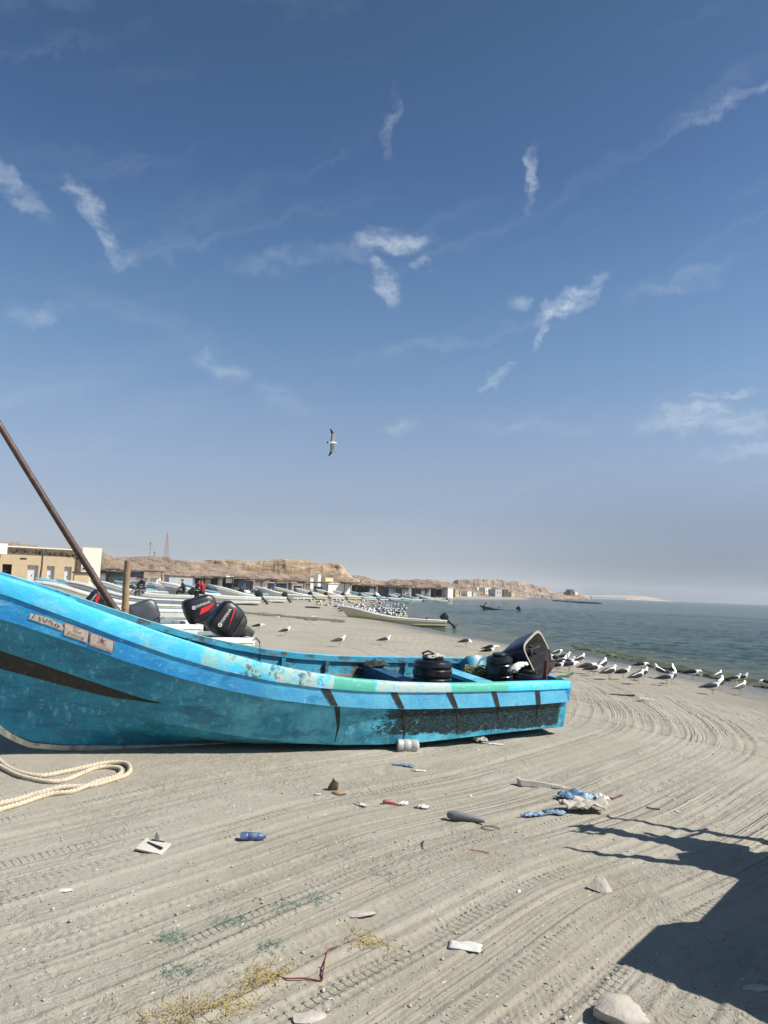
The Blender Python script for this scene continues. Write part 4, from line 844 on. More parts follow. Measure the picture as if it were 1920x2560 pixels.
for v, x, d_, h_, lb in mid_list: put(v, x, d_, h_, lb, scale=1.0, dz=.0, motor=dict(tilt=50, label="dark outboard on the " + lb, size=1.2, lod=2) if x in (440, 520, 330, 352, 560, 604) else None)
# bow-on boats at the left, below the house
def put_bow(var, px_x, Dd, head, label, L_=7.9, scale=1.0, dz=0.0, roll=0.0, **kw):
    P = at_d(px_x, 1460, Dd); c_, s_ = math.cos(R(head)), math.sin(R(head)); X0, Y0 = P[0] - c_ * L_ * scale, P[1] - s_ * L_ * scale
    return skiff_at(var, X0, Y0, gz(P[0], P[1]) + dz, head, label, scale, roll, **kw)
put_bow('maroon', 84, 47, 190, "grey-white skiff with a maroon stem strip, bow raised below the cream house", scale=.95, dz=-.1, roll=-4)
o_em, M_em = put_bow('emblem', 152, 43, 205, "white-topped skiff with a red wheel emblem on its tan bow", scale=.95, dz=-.2, roll=-6)
put_bow('cream', 62, 58, 188, "cream skiff heaped with nets, behind the maroon-stemmed one", scale=.95, dz=-.15)
put_bow('blue', 236, 52, 200, "blue-topped skiff between the emblem boat and the leaning pole", scale=.95, dz=-.45)
# the emblem on the tan bow
ring = MB(); 
def strake_world(t_, v): p = hull_point(t_, v, .02); return p
V = []; F = []; n_ = 28
for k in range(n_):
    q = 2 * math.pi * k / n_
    for r_ in (1.0, .72): V.append(hull_point(6.25 + .50 * r_ * math.cos(q), 1.72 + .38 * r_ * math.sin(q), .03))
F = [(2 * k, 2 * k + 1, (2 * k + 3) % (2 * n_), (2 * k + 2) % (2 * n_)) for k in range(n_)]
b0 = len(V)
for k in range(6): q = 2 * math.pi * k / 6; V.append(hull_point(6.25 + .14 * math.cos(q), 1.72 + .12 * math.sin(q), .03))
F.append(tuple(b0 + k for k in range(6))); mesh('emblem', V, F, M_maroon if False else P_maroon, o_em)
# the pale skiff half afloat by the flock
o_pl, M_pl = skiff_at('yellow', float(at_d(1112, 1560, 52.5)[0]), 52.5, -.02, 186, "long cream and yellowed skiff with its stern in the water, beside the big gull flock", .97, 3, zs=.66, name="half_afloat_skiff", pitch=-.6, group=None)
motor_on(M_pl, 48, "black outboard with a red and white flash, on the skiff half afloat by the flock", 1.05, word=False, lod=1, slash='red', group=None)
for ch in [x for x in bpy.data.objects if x.parent and x.name.startswith('outboard')]: pass
b = MB(); b.box((0, 0, .12), (.34, .05, .42), rot=(0, .25, 0)); o = b.build("green_board", mat("lime_green_plastic", (.42, .62, .08), .5)); o.matrix_world = M_pl @ Matrix.Translation((2.9, -.2, .66)); tag(o, "lime green board standing up in the half-afloat skiff", "board")
b = MB(); b.box((0, 0, .10), (.55, .35, .22), taper=.8); o = b.build("orange_bundle", mat("coral_red_tarp", (.62, .16, .10), .7, .2, 6, .02, 8)); o.matrix_world = M_pl @ Matrix.Translation((4.3, -.2, .78)); tag(o, "coral red bundle amid the half-afloat skiff", "bundle")
b = MB(); b.loft([ell((0, 0, z), r_, r_ * .8, 12, 'z') for z, r_ in ((0, .12), (.03, .16), (.22, .17), (.3, .1))]); b.loft([ell((.35, .05, z), r_, r_, 10, 'z') for z, r_ in ((0, .08), (.03, .10), (.18, .10), (.22, .05))]); b.box((.18, 0, .04), (.5, .3, .06)); o = b.build("fuel_tank", M_blackp); o.matrix_world = M_pl @ Matrix.Translation((1.3, .1, .6)); tag(o, "dark fuel cans by the stern of the half-afloat skiff", "fuel can")
# the skiff riding at anchor
P = at_d(1296, 1518, 118); o_an, M_an = skiff_at('green', P[0], P[1], -.30, 180, "grey green skiff riding at anchor out in the bay", .80, 0, name="anchored_skiff", group=None, zs=.62)
motor_on(M_an, 42, "black outboard raised on the anchored skiff", 1.5, lod=1, group=None)
b = MB(); b.tube([(0, 0, 0), (-.05, 0, .7), (.06, 0, 1.5)], [.09, .07, .06], 6); o = b.build("mooring_post", M_tar); o.matrix_world = M_an @ Matrix.Translation((3.9, 0, .55)); tag(o, "dark post standing up in the anchored skiff", "post")
P = at_d(1213, 1512, 116); b = MB(); b.tube([(0, 0, -1), (.0, 0, .2), (-.12, 0, .75), (.05, 0, 1.05), (.3, 0, 1.1)], [.14, .12, .1, .12, .07], 7); o = b.build("mooring_stake", M_tar); o.location = (P[0], P[1], 0); tag(o, "crooked dark mooring stake ahead of the anchored skiff's bow", "stake")

# ------------------------------------------------------------------ poles by the blue boat
b = MB(); P0 = Vector(at_d(300, 1545, 10.2)); P1 = Vector(at_d(-70, 950, 9.3)); pts = [P0 + (P1 - P0) * k / 8 + Vector((0, 0, -.02 * math.sin(k * .4))) for k in range(9)]
pts = [P0 + (P0 - P1) * .17] + pts
b.tube([p - P0 for p in pts], [.052, .056, .050, .046, .046, .044, .043, .042, .040, .038], 12); b.lathe([(.06, -.02), (.062, .07), (.05, .09)], 12, Matrix.Translation((P1 - P0) * .02) @ (P1 - P0).to_track_quat('Z', 'Y').to_matrix().to_4x4())
o = b.build("leaning_pole", mat("rusty_pole", (.065, .034, .024), .55, .3, 6, .002, 30, dirt=(.20, .12, .07), dirt_amt=.5, dirt_scale=5)); o.location = P0; tag(o, "long dark rusty pole leaning up to the left, behind the blue boat", "pole")
P0 = Vector(at_d(311, 1545, 10.9)); P1 = Vector(at_d(320, 1402, 10.9)); g0 = gz(P0.x, P0.y); dz_ = (P1 - P0); base_ = P0 - dz_ * ((P0.z - g0 + .25) / dz_.z)
b = MB(); b.tube([(base_ + (P1 - base_) * k / 6) - base_ + Vector((.008 * math.sin(k * 2.1), 0, 0)) for k in range(7)], [.052, .05, .052, .049, .051, .048, .05], 12); b.tube([(P1 - base_) * .70, (P1 - base_) * .715], .057, 12)
o = b.build("wooden_pole", mat("dry_wood_pole", (.27, .19, .10), .75, .25, 5, .004, 18, dirt=(.13, .08, .045), dirt_amt=.7, dirt_scale=4)); o.location = base_; tag(o, "upright sun-dried wooden pole standing behind the blue boat", "pole")

# ------------------------------------------------------------------ cliffs and hills
def rockmat(name, A, B, Cc, strat=.12, sc=.05):
    m_ = bpy.data.materials.new(name); m_.use_nodes = True; nt_ = m_.node_tree; nt_.nodes.clear(); g = G(nt_)
    pos = g.n('ShaderNodeNewGeometry').outputs['Position']; sp = g.n('ShaderNodeSeparateXYZ', {0: pos}); nrm = g.n('ShaderNodeNewGeometry').outputs['Normal']; nz_ = g.n('ShaderNodeSeparateXYZ', {0: nrm}).outputs[2]
    n1 = g.noise(pos, sc, 7, .62, .5); n2 = g.noise(g.vm('MULTIPLY', pos, (1, 1, 5)), sc * 4, 8, .7, .4); n3 = g.noise(pos, sc * 22, 5, .7)
    c = g.mix(g.sm(n1, .38, .62), A, B); c = g.mix(g.m('MULTIPLY', g.sm(n2, .50, .64), .8), c, Cc)
    c = g.mix(g.m('MULTIPLY', g.sm(n3, .52, .68), .5), c, tuple(v * .45 for v in A))
    b = g.n('ShaderNodeBsdfPrincipled', {'Base Color': c, 'Roughness': .92, 'Specular IOR Level': .15})
    nt_.links.new(g.n('ShaderNodeBump', {'Height': g.m('ADD', n2, g.m('MULTIPLY', n3, .35)), 'Distance': 2.2, 'Strength': .9}).outputs[0], b.inputs['Normal']); g.n('ShaderNodeOutputMaterial', {0: b}); return m_
RK_tan = rockmat("tan_cliff_rock", (.50, .37, .245), (.43, .315, .205), (.24, .165, .115), sc=.03)
RK_br = rockmat("brown_hill_rock", (.26, .19, .14), (.35, .265, .195), (.16, .115, .09), sc=.04)
RK_fr = rockmat("pinkish_headland_rock", (.31, .235, .18), (.40, .31, .24), (.20, .145, .115), sc=.02)
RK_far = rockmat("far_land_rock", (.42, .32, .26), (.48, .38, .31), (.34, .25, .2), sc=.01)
def ridge(name, prof, Dd, depth_back, front, steep, material, seed, amp=1.0, nu=260, nv=46, foot=None, label=None, ledge=0.0, slopeD=0.0):
    """prof: photo points along the crest; front: metres from crest to foot; steep: share of the height in the upper scarp"""
    P = np.array([at_d(x, y, Dd + slopeD * (x - prof[0][0])) for x, y in prof]); cr_ = catmull(P, nu)
    cr_[:, 2] += amp * 1.1 * fbm(cr_[:, 0] / 12, cr_[:, 1] / 12 + seed, seed, 4)
    dx = np.gradient(cr_[:, 0]); dy = np.gradient(cr_[:, 1]); L_ = np.hypot(dx, dy); nx, ny = dy / L_, -dx / L_
    nx = np.convolve(np.pad(nx, 20, 'edge'), np.ones(41) / 41, 'valid'); ny = np.convolve(np.pad(ny, 20, 'edge'), np.ones(41) / 41, 'valid')
    v = np.concatenate([np.linspace(-1, 0, 8)[:-1], np.linspace(0, 1, nv)]); X_ = np.zeros((len(v), nu)); Y_ = X_.copy(); Z_ = X_.copy()
    for j, q in enumerate(v):
        if q < 0: off = q * depth_back; hz = 1 - .55 * q * q
        else: off = q * front; hz = (1 - q) ** 1.0 * (1 - steep) + steep * (1 - sst(np.full(nu, q), .02, .22)) ; hz = hz
        off = off * (1 + .30 * vn(cr_[:, 0] / 45, np.full(nu, seed * 3.3), seed + 2)) if q > 0 else off
        X_[j] = cr_[:, 0] + nx * off; Y_[j] = cr_[:, 1] + ny * off
        gz_ = .6; ztop = cr_[:, 2]; Z_[j] = gz_ + (ztop - gz_) * hz
        a = amp * (1 if q > 0 else .25) * min(1, abs(q) * 8 + .15) * (1 - .5 * max(q, 0))
        gul = np.abs(fbm(X_[j] / 16, Y_[j] / 16 + Z_[j] / 9, seed + 4, 5, .58)); Z_[j] += a * (1.6 - 5.2 * gul)
        if ledge: Z_[j] += ledge * vn(X_[j] / 9, Z_[j] / 2.2, seed + 7)
        e = amp * 1.6 * fbm(X_[j] / 9, Z_[j] / 3.5 + seed, seed + 9, 4) * (q > 0); X_[j] += nx * e; Y_[j] += ny * e
    Z_[-1] -= 3; o = grid_mesh(name, X_[::-1], Y_[::-1], Z_[::-1], material); tag(o, kind='structure'); return o
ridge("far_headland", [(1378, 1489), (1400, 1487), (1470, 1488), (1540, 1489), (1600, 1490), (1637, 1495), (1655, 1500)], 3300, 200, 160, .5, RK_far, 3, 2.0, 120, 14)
ridge("headland", [(1120, 1470), (1138, 1456), (1150, 1450), (1180, 1449), (1215, 1449), (1250, 1452), (1290, 1455), (1315, 1459), (1342, 1466), (1366, 1470), (1376, 1477), (1384, 1486)], 900, 120, 62, .42, RK_fr, 11, 1.7, 320, 40, ledge=1.0)
ridge("headland_point", [(1368, 1486), (1390, 1482), (1412, 1479), (1440, 1480), (1452, 1484), (1462, 1492)], 1050, 60, 40, .3, RK_fr, 15, 1.0, 120, 22)
ridge("brown_hills", [(850, 1450), (880, 1440), (905, 1440), (940, 1449), (962, 1452), (985, 1447), (1020, 1449), (1040, 1449), (1085, 1451), (1110, 1456), (1140, 1462), (1170, 1470), (1200, 1480)], 520, 90, 48, .15, RK_br, 21, 1.3, 300, 36)
ridge("tan_cliff", [(440, 1408), (480, 1404), (520, 1402), (600, 1402), (660, 1401), (700, 1400), (745, 1401), (790, 1403), (830, 1408), (853, 1413), (860, 1424), (872, 1434), (886, 1442), (900, 1450)], 470, 120, 34, .45, RK_tan, 31, 1.25, 420, 48, ledge=1.3)
ridge("brown_foothill", [(-60, 1352), (0, 1356), (40, 1357), (86, 1364), (130, 1376), (180, 1377), (222, 1374), (240, 1382), (258, 1391), (300, 1393), (345, 1394), (380, 1393), (412, 1392), (425, 1401), (470, 1405), (520, 1410), (560, 1418), (620, 1432), (690, 1436), (740, 1444), (800, 1440), (850, 1446), (900, 1458), (960, 1470)], 262, 80, 46, .10, RK_br, 41, 1.25, 620, 50, ledge=.5, slopeD=.16)
# reef and breakwater
def rocks(name, pts, sz, material, label, cat_, seed, n):
    rr_ = random.Random(seed); b = MB(); o0 = Vector(pts[0])
    for k in range(n):
        q = rr_.random() * (len(pts) - 1); i = int(q); p = Vector(pts[i]).lerp(Vector(pts[min(i + 1, len(pts) - 1)]), q - i); s_ = sz * rr_.uniform(.5, 1.3)
        V, F = rock_mesh(1, (s_ * 1.8, s_ * 1.4, s_ * .6), rr_.randint(0, 999)); b.add([v + p - o0 for v in V], F)
    o = b.build(name, material, None, smooth=False); o.location = o0; tag(o, label, cat_); o['kind'] = 'stuff'; return o
rocks("reef", [at_z(x, y, .1) for x, y in ((1385, 1502), (1430, 1505), (1455, 1507), (1500, 1509))], .9, mat("dark_reef_rock", (.03, .027, .025), .9, .3), "line of low black reef rocks in the far water", "rocks", 3, 90)

# ------------------------------------------------------------------ the cream house on the left
M_plas = mat("cream_plaster", (.56, .44, .28), .9, .06, 1.2, .01, 5, dirt=(.50, .40, .26), dirt_amt=.35, dirt_scale=.8); M_wplas = mat("bright_plaster", (.80, .76, .62), .9, .05, 1.5, .01, 5, dirt=(.6, .55, .42), dirt_amt=.3, dirt_scale=.7)
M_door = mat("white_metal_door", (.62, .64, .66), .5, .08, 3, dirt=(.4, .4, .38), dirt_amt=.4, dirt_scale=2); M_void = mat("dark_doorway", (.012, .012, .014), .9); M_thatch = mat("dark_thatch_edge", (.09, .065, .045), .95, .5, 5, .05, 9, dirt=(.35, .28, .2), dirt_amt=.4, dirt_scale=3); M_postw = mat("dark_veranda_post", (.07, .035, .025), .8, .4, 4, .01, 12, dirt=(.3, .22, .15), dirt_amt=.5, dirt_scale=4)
M_sheet = mat("white_sheet", (.78, .78, .74), .7, .05, 1.5, .01, 6, dirt=(.5, .46, .38), dirt_amt=.3, dirt_scale=1)
HD = 92.0; hx0 = at_d(8, 1440, HD)[0]; hx1 = at_d(186, 1440, HD)[0]; hx2 = at_d(226, 1440, HD)[0]; hb = gz((hx0 + hx2) / 2, HD); 
def hX(x): return at_d(x, 1440, HD)[0]
def hZ(x, y): return at_d(x, y, HD)[2]
HSX = 1.12
house = empty("cream_house", (hX(100), HD, hb - .2), R(24), "low cream plastered house with white doors and a thatched veranda, at the far left", "house")
def hl(x, y, z): return (x - hX(100), y - HD, z - hb + .2)
def wall_open(x0, x1, z0, z1, y, th_, holes, name, material, parent):
    b = MB(); cuts = sorted(holes); cur = x0
    for a, c_, zt in cuts:
        b.box(((cur + a) / 2, y + th_ / 2, (z0 + z1) / 2), (a - cur, th_, z1 - z0)); b.box(((a + c_) / 2, y + th_ / 2, (zt + z1) / 2), (c_ - a, th_, z1 - zt)); cur = c_
    b.box(((cur + x1) / 2, y + th_ / 2, (z0 + z1) / 2), (x1 - cur, th_, z1 - z0)); return b.build(name, material, parent, smooth=False)
ztop = hZ(100, 1371) - hb + .2; zdoor = hZ(100, 1414) - hb + .2; X_ = lambda x: hX(x) - hX(100)
holes = [(X_(22), X_(41), zdoor), (X_(73), X_(95), zdoor), (X_(113), X_(129), zdoor), (X_(150), X_(165), zdoor)]
wall_open(X_(-60), X_(186), -.5, ztop, 0, .45, holes, 'wall', M_plas, house)
b = MB(); b.box(((X_(-60) + X_(186)) / 2, 3.0, ztop / 2 - .2), (X_(186) - X_(-60), 5.0, ztop - .1)); b.build('back_rooms', M_plas, house, smooth=False)
b = MB(); b.box(((X_(-60) + X_(186)) / 2, 2.6, ztop + .04), (X_(186) - X_(-60), 6.2, .16)); b.build('roof_slab', M_wplas, house, smooth=False)
for i, (a, c_, zt) in enumerate(holes):
    if i == 0: b = MB(); b.box(((a + c_) / 2, .42, (zt - .5) / 2), (c_ - a, .03, zt + .5)); b.build('doorway', M_void, house, smooth=False)
    else:
        b = MB(); b.box(((a + c_) / 2, .36, (zt - .5) / 2 - .02), (c_ - a - .04, .06, zt + .5)); d_ = b.build('door', M_door, house, smooth=False)
        b = MB(); b.box(((a + c_) / 2 - .06, .315, zt * .55), (.05, .05, .22)); b.build('handle', M_void, d_, smooth=False)
b = MB(); z2 = hZ(205, 1367) - hb + .2; b.box(((X_(186) + X_(226)) / 2, 1.6, z2 / 2 - .2), (X_(226) - X_(184), 4.4, z2 + .4)); wg = b.build('end_block', M_wplas, house, smooth=False)
for x in (191, 209): b = MB(); b.box((X_(x), -.62, zdoor * .95), (.38, .05, .5)); w__ = b.build('window', M_door, house, smooth=False); b = MB(); b.box((X_(x), -.655, zdoor * .95), (.26, .03, .2)); b.build('pane', M_void, w__, smooth=False)
zv = hZ(100, 1384) - hb + .2
for x in (-30, 17, 102, 174): b = MB(); rr_ = random.Random(x); b.tube([(X_(x) + rr_.uniform(-.06, .06), -3.2, -.4 + (zv + .6) * k / 5) for k in range(6)], [.13, .12, .10, .10, .09, .10], 7); b.build('veranda_post', M_postw, house)
# ragged thatch edge, drooping
b = MB(); rr_ = random.Random(8); xs = np.linspace(X_(-60), X_(186), 60)
for i in range(59):
    f = i / 59; zc = zv + .25 - .50 * f ** 2 + rr_.uniform(-.08, .08); hgt = rr_.uniform(.28, .62); b.box(((xs[i] + xs[i + 1]) / 2, -3.3 + rr_.uniform(-.15, .15), zc), (xs[i + 1] - xs[i] + .05, rr_.uniform(.25, .5), hgt), rot=(rr_.uniform(-.2, .2), rr_.uniform(-.25, .25), 0))
for i in range(0): x = X_(-60) + (X_(186) - X_(-60)) * i / 25; b.tube([(x, -3.5, zv + .15 - .5 * (i / 25) ** 2), (x + rr_.uniform(-.2, .2), .2, ztop - .15)], .05, 5)
b.build('veranda_roof', M_thatch, house, smooth=False)
b = MB(); b.box(((X_(-60) + X_(32)) / 2, -3.9, hZ(10, 1376) - hb + .2), (X_(32) - X_(-60), 1.5, 1.25)); b.build('white_awning', M_sheet, house, smooth=False)
b = MB(); b.box((X_(63), -.02, hZ(63, 1397) - hb + .2), (.65, .05, .15)); b.build('vent', M_void, house, smooth=False)

house.scale = (1.10, 1, 1)
# ------------------------------------------------------------------ shelters, walls and clutter of the landing place
M_gwall = mat("grey_block_wall", (.46, .47, .48), .9, .08, 1, .01, 5, dirt=(.34, .32, .3), dirt_amt=.4, dirt_scale=.7); M_tarp = mat("blue_tarpaulin", (.12, .165, .24), .7, .3, 1.5, .03, 4, dirt=(.34, .38, .42), dirt_amt=.5, dirt_scale=1); M_net = mat("dark_net_heap", (.07, .08, .07), .95, .5, 3, .03, 10, dirt=(.3, .3, .28), dirt_amt=.6, dirt_scale=3); M_gtarp = mat("grey_green_netting", (.20, .23, .21), .95, .25, 3, .02, 10)
M_roofd = mat("dark_shelter_roof", (.10, .08, .065), .95, .4, 1.5, .05, 6, dirt=(.3, .24, .18), dirt_amt=.5, dirt_scale=1)
def shelter(x0, x1, Dd, ytop, label, kind='open', seed=0, wall=None, nposts=None, sheets=()):
    rr_ = random.Random(seed); A = at_d(x0, ytop, Dd); B = at_d(x1, ytop, Dd); gx = (A[0] + B[0]) / 2; gb = gz(gx, Dd); W_ = (B[0] - A[0]) * 1.08; Ht = A[2] - gb; slope = B[2] - A[2]
    o = empty("beach_shelter", (gx, Dd, gb), R(26), label, "shelter", "shelters along the landing place")
    np_ = nposts or max(2, int(W_ / 2.6))
    for i in range(np_ + 1):
        x = -W_ / 2 + W_ * i / np_; zt = Ht + slope * (i / np_) - .12; b = MB(); b.tube([(x + rr_.uniform(-.08, .08), rr_.uniform(-.2, .2), -.4), (x, 0, zt)], [.10, .075], 6); b.build('post', M_postw, o)
    b = MB(); n_ = max(6, int(W_ / .8))
    for i in range(n_):
        xa = -W_ / 2 - .3 + (W_ + .6) * i / n_; zc = Ht + slope * ((xa + W_ / 2) / W_) + rr_.uniform(-.08, .08); b.box((xa + (W_ + .6) / n_ / 2, 1.2, zc), ((W_ + .6) / n_ + .06, 4.2, rr_.uniform(.14, .30)), rot=(rr_.uniform(-.03, .03), rr_.uniform(-.06, .06), 0))
    b.build('roof', M_roofd, o, smooth=False)
    if wall: b = MB(); b.box((0, 3.2, Ht * .48), (W_, .2, Ht * .96)); b.build('back_wall', wall, o, smooth=False)
    for (a, c_, lo, hi, m__) in sheets:
        xa, xc = -W_ / 2 + W_ * a, -W_ / 2 + W_ * c_; V = []; F = []; nx_ = 8
        for j in range(4):
            for i in range(nx_ + 1): V.append((xa + (xc - xa) * i / nx_, .35 + .12 * math.sin(i * 1.9 + seed) + rr_.uniform(-.05, .05), Ht * (lo + (hi - lo) * j / 3)))
        F = [(j * (nx_ + 1) + i, j * (nx_ + 1) + i + 1, (j + 1) * (nx_ + 1) + i + 1, (j + 1) * (nx_ + 1) + i) for j in range(3) for i in range(nx_)]
        s_ = mesh('hanging_sheet', V, F, m__, o); md = s_.modifiers.new('thickness', 'SOLIDIFY'); md.thickness = .03
    return o
def hut(x0, x1, Dd, ytop, material, label, depth=3.5, name="block_hut", cat_="hut", door=False, roof=None, windows=0):
    A = at_d(x0, ytop, Dd); B = at_d(x1, ytop, Dd); gx = (A[0] + B[0]) / 2; gb = gz(gx, Dd); W_ = B[0] - A[0]; Ht = A[2] - gb
    o = empty(name, (gx, Dd, gb), R(26), label, cat_); b = MB(); b.box((0, depth / 2, Ht / 2 - .2), (W_, depth, Ht + .4)); b.build('wall', material, o, smooth=False)
    b = MB(); b.box((0, depth / 2, Ht + .06), (W_ + .3, depth + .3, .14)); b.build('roof', roof or material, o, smooth=False)
    if door: b = MB(); b.box((W_ * .2, -.02, Ht * .36), (W_ * .16, .06, Ht * .72)); b.build('door', M_void, o, smooth=False)
    for k in range(windows): b = MB(); b.box((-W_ * .4 + W_ * .8 * (k + .5) / windows, -.02, Ht * .55), (W_ * .10, .06, Ht * .28)); b.build('window', M_void, o, smooth=False)
    return o
shelter(230, 318, 118, 1424, "low dark-roofed shelter right of the cream house", seed=1, wall=M_gtarp, sheets=[(.22, .42, .1, .8, M_sheet), (.5, .95, .1, .75, M_gtarp)])
hut(188, 222, 84, 1432, M_plas, "small weathered kiosk with a sagging rusty awning, below the cream house's end", 2.2, "kiosk", "kiosk", roof=M_postw)
shelter(318, 400, 130, 1428, "shelter hung with blue and white washing, behind the seated man", seed=2, sheets=[(.0, .5, .62, 1.02, M_tarp), (.34, .62, .1, .62, M_sheet), (.72, 1.0, .1, .62, M_sheet)])
hut(424, 482, 140, 1440, M_gwall, "long pale grey block wall hut in the middle of the landing place", 5, roof=M_roofd)
shelter(480, 545, 146, 1442, "deep dark shelter right of the grey hut", seed=3, wall=M_net, sheets=[(.0, .16, .05, .9, M_sheet), (.52, .72, .3, .9, M_plas)])
shelter(545, 618, 150, 1443, "cluttered shelter with brown frames and net heaps", seed=4, wall=M_net, sheets=[(.05, .2, .2, 1, M_sheet), (.3, .55, .62, 1.12, M_sheet), (.7, .95, .1, .9, M_tarp)])
shelter(618, 690, 156, 1449, "shelter curtained with white and blue sheets", seed=5, sheets=[(.0, .25, .1, .9, M_tarp), (.3, .62, .2, .95, M_sheet), (.72, 1, .05, .8, M_tarp)])
shelter(690, 760, 162, 1453, "shelter draped with blue-grey tarpaulin", seed=6, sheets=[(.0, .42, .05, .85, M_tarp), (.45, .6, .2, .9, M_gwall), (.66, .98, .1, .7, M_tarp)])
shelter(760, 820, 168, 1456, "slim-posted shelter beside the white wall", seed=7, sheets=[(.1, .3, .1, .9, M_sheet), (.45, .8, .2, .7, M_tarp)])
hut(818, 862, 172, 1459, M_sheet, "white-walled store hut by the bend of the boats", 4)
shelter(862, 892, 172, 1457, "small shelter with a bright white roof panel", seed=8, wall=M_sheet)
shelter(892, 956, 190, 1463, "wide dark shelter, first beyond the white store hut", seed=9, wall=M_net, sheets=[(.5, .7, .1, .8, M_sheet)])
shelter(956, 1040, 205, 1465, "long dark shelter in the middle of the far row", seed=10, wall=M_gtarp, sheets=[(.2, .4, .1, .9, M_gwall), (.62, .75, .1, .8, M_sheet)])
shelter(1040, 1088, 232, 1470, "dark shelter near the end of the far row", seed=11, wall=M_tarp, sheets=[(.3, .5, .1, .8, M_sheet)])
shelter(1088, 1118, 246, 1472, "last brown shelter of the far row", seed=12, wall=M_net)
hut(1119, 1134, 246, 1469, M_sheet, "bright white box hut ending the far row", 4)
hut(814, 834, 290, 1444, mat("yellow_plaster", (.80, .70, .36), .9, .05), "low yellow building on the slope behind the huts", 6, "yellow_house", "house", windows=4)
hut(796, 803, 285, 1436, M_sheet, "small white water tower hut left of the yellow building", 3, "white_tower", "tower"); hut(776, 784, 282, 1445, M_wplas, "tiny cream hut on the slope, left of the white tower", 3, "slope_hut", "hut")
for (x0, x1, y, d_, m__, lb, wd) in [(1193, 1203, 1467, 620, M_wplas, "small cream house low on the headland", 0), (1212, 1230, 1469, 560, M_wplas, "two-storey cream house with dark windows under the headland", 3), (1237, 1257, 1473, 540, M_gwall, "grey house with a dark front near the far water", 2), (1258, 1273, 1474, 560, M_roofd, "brown house right of the grey one near the far water", 1), (1150, 1166, 1477, 470, M_plas, "low tan house right of the far shelters", 1), (1425, 1436, 1474, 1040, M_roofd, "square dark fort tower on the point of the headland", 0), (1437, 1446, 1480, 1040, M_wplas, "pale building beside the fort tower on the point", 0)]:
    hut(x0, x1, d_, y, m__, lb, 9, "far_house" if d_ < 1000 else "fort_tower", "house" if d_ < 1000 else "tower", windows=wd)
P = at_z(1520, 1497, .1); b = MB(); b.loft([[(x, y, z) for x, y in ((-60 * s_, -8), (60 * s_, -8), (60 * s_, 8), (-60 * s_, 8))] for z, s_ in ((-2, .9), (7, 1), (8, .6))]); o = b.build("white_jetty", M_sheet, None, smooth=False); o.location = (P[0], P[1] if P[1] < 3200 else 2600, 0); o.location = (*(Vector(at_d(1520, 1495, 2500)).xy), 0); tag(o, "long low white jetty building far out beyond the headland", "jetty")
for i, (x, d_, r_, m__, lb) in enumerate([(246, 112, 1.0, M_net, "under the low roof right of the cream house"), (331, 124, .9, M_tarp, "left of the washing shelter"), (408, 128, 1.1, M_net, "between the washing and the grey wall"), (488, 138, 1.0, M_gtarp, "before the deep dark shelter"), (536, 138, .9, M_tarp, "at the right of the deep dark shelter"), (552, 140, 1.0, M_postw, "under the brown frames"), (588, 142, 1.1, M_net, "in the cluttered shelter's middle"), (612, 142, .8, M_sheet, "at the cluttered shelter's right end"), (644, 148, 1.0, M_gtarp, "before the curtained shelter"), (700, 154, 1.1, M_tarp, "before the blue-grey tarpaulin"), (742, 156, .9, M_net, "right of the blue-grey tarpaulin"), (790, 160, 1.0, M_gtarp, "beside the slim posts"), (848, 164, .8, M_net, "before the white store hut"), (905, 182, 1.1, M_gtarp, "in the wide dark shelter"), (940, 182, .9, M_sheet, "right in the wide dark shelter"), (985, 196, 1.2, M_tarp, "in the long dark shelter"), (1020, 198, 1.0, M_postw, "at the right of the long dark shelter"), (1062, 222, 1.1, M_net, "near the end of the shelters")]):
    P = at_d(x, 1480, d_); V, F = rock_mesh(2, (r_ * 1.2, r_ * .8, r_ * .8), 200 + i, .9, .3); o = mesh("gear_heap", V, F, m__); o.location = (P[0], P[1], gz(P[0], P[1]) + .3 * r_); tag(o, "heap of fishing gear " + lb, "gear heap", "heaps of gear by the shelters")
for (x0, x1, y, d_, m__, lb, wd) in [(1138, 1148, 1474, 300, M_plas, "small tan hut just right of the bright white box hut", 1), (1168, 1180, 1478, 380, M_wplas, "pale low hut on the beach below the headland", 1), (1182, 1192, 1480, 420, M_gwall, "grey hut left of the cream headland house", 0), (1278, 1288, 1480, 600, M_plas, "last tan hut at the foot of the headland", 0)]: hut(x0, x1, d_, y, m__, lb, 6, "far_house", "house", windows=wd)
# masts on the hill
M_mast = mat("pale_red_mast", (.34, .25, .24), .7)
def mast(x, y0, y1, Dd, label, lattice=True, w_=1.2):
    A = Vector(at_d(x, y0, Dd)); B = Vector(at_d(x, y1, Dd)); Ht = B.z - A.z + 4; b = MB(); n_ = 14
    if lattice:
        for a, c_ in ((1, 1), (1, -1), (-1, 1), (-1, -1)): b.tube([(a * w_, c_ * w_, 0), (a * w_ * .15, c_ * w_ * .15, Ht)], .10, 4)
        for k in range(n_):
            z0, z1 = Ht * k / n_, Ht * (k + 1) / n_; s0, s1 = w_ * (1 - .85 * k / n_), w_ * (1 - .85 * (k + 1) / n_)
            for sg in (1, -1): b.tube([(-s0 * sg, -s0, z0), (s1 * sg, -s1, z1)], .06, 4); b.tube([(-s0 * sg, s0, z0), (s1 * sg, s1, z1)], .06, 4)
    else: b.tube([(0, 0, 0), (0, 0, Ht)], [.3, .15], 6); b.box((0, 0, Ht * .9), (.8, .8, Ht * .08)); b.box((0, 0, Ht * .7), (.6, .6, Ht * .05))
    o = b.build("radio_mast", M_mast, None, smooth=False); o.location = (A.x, A.y, A.z - 4); tag(o, label, "mast", "radio masts on the hill")
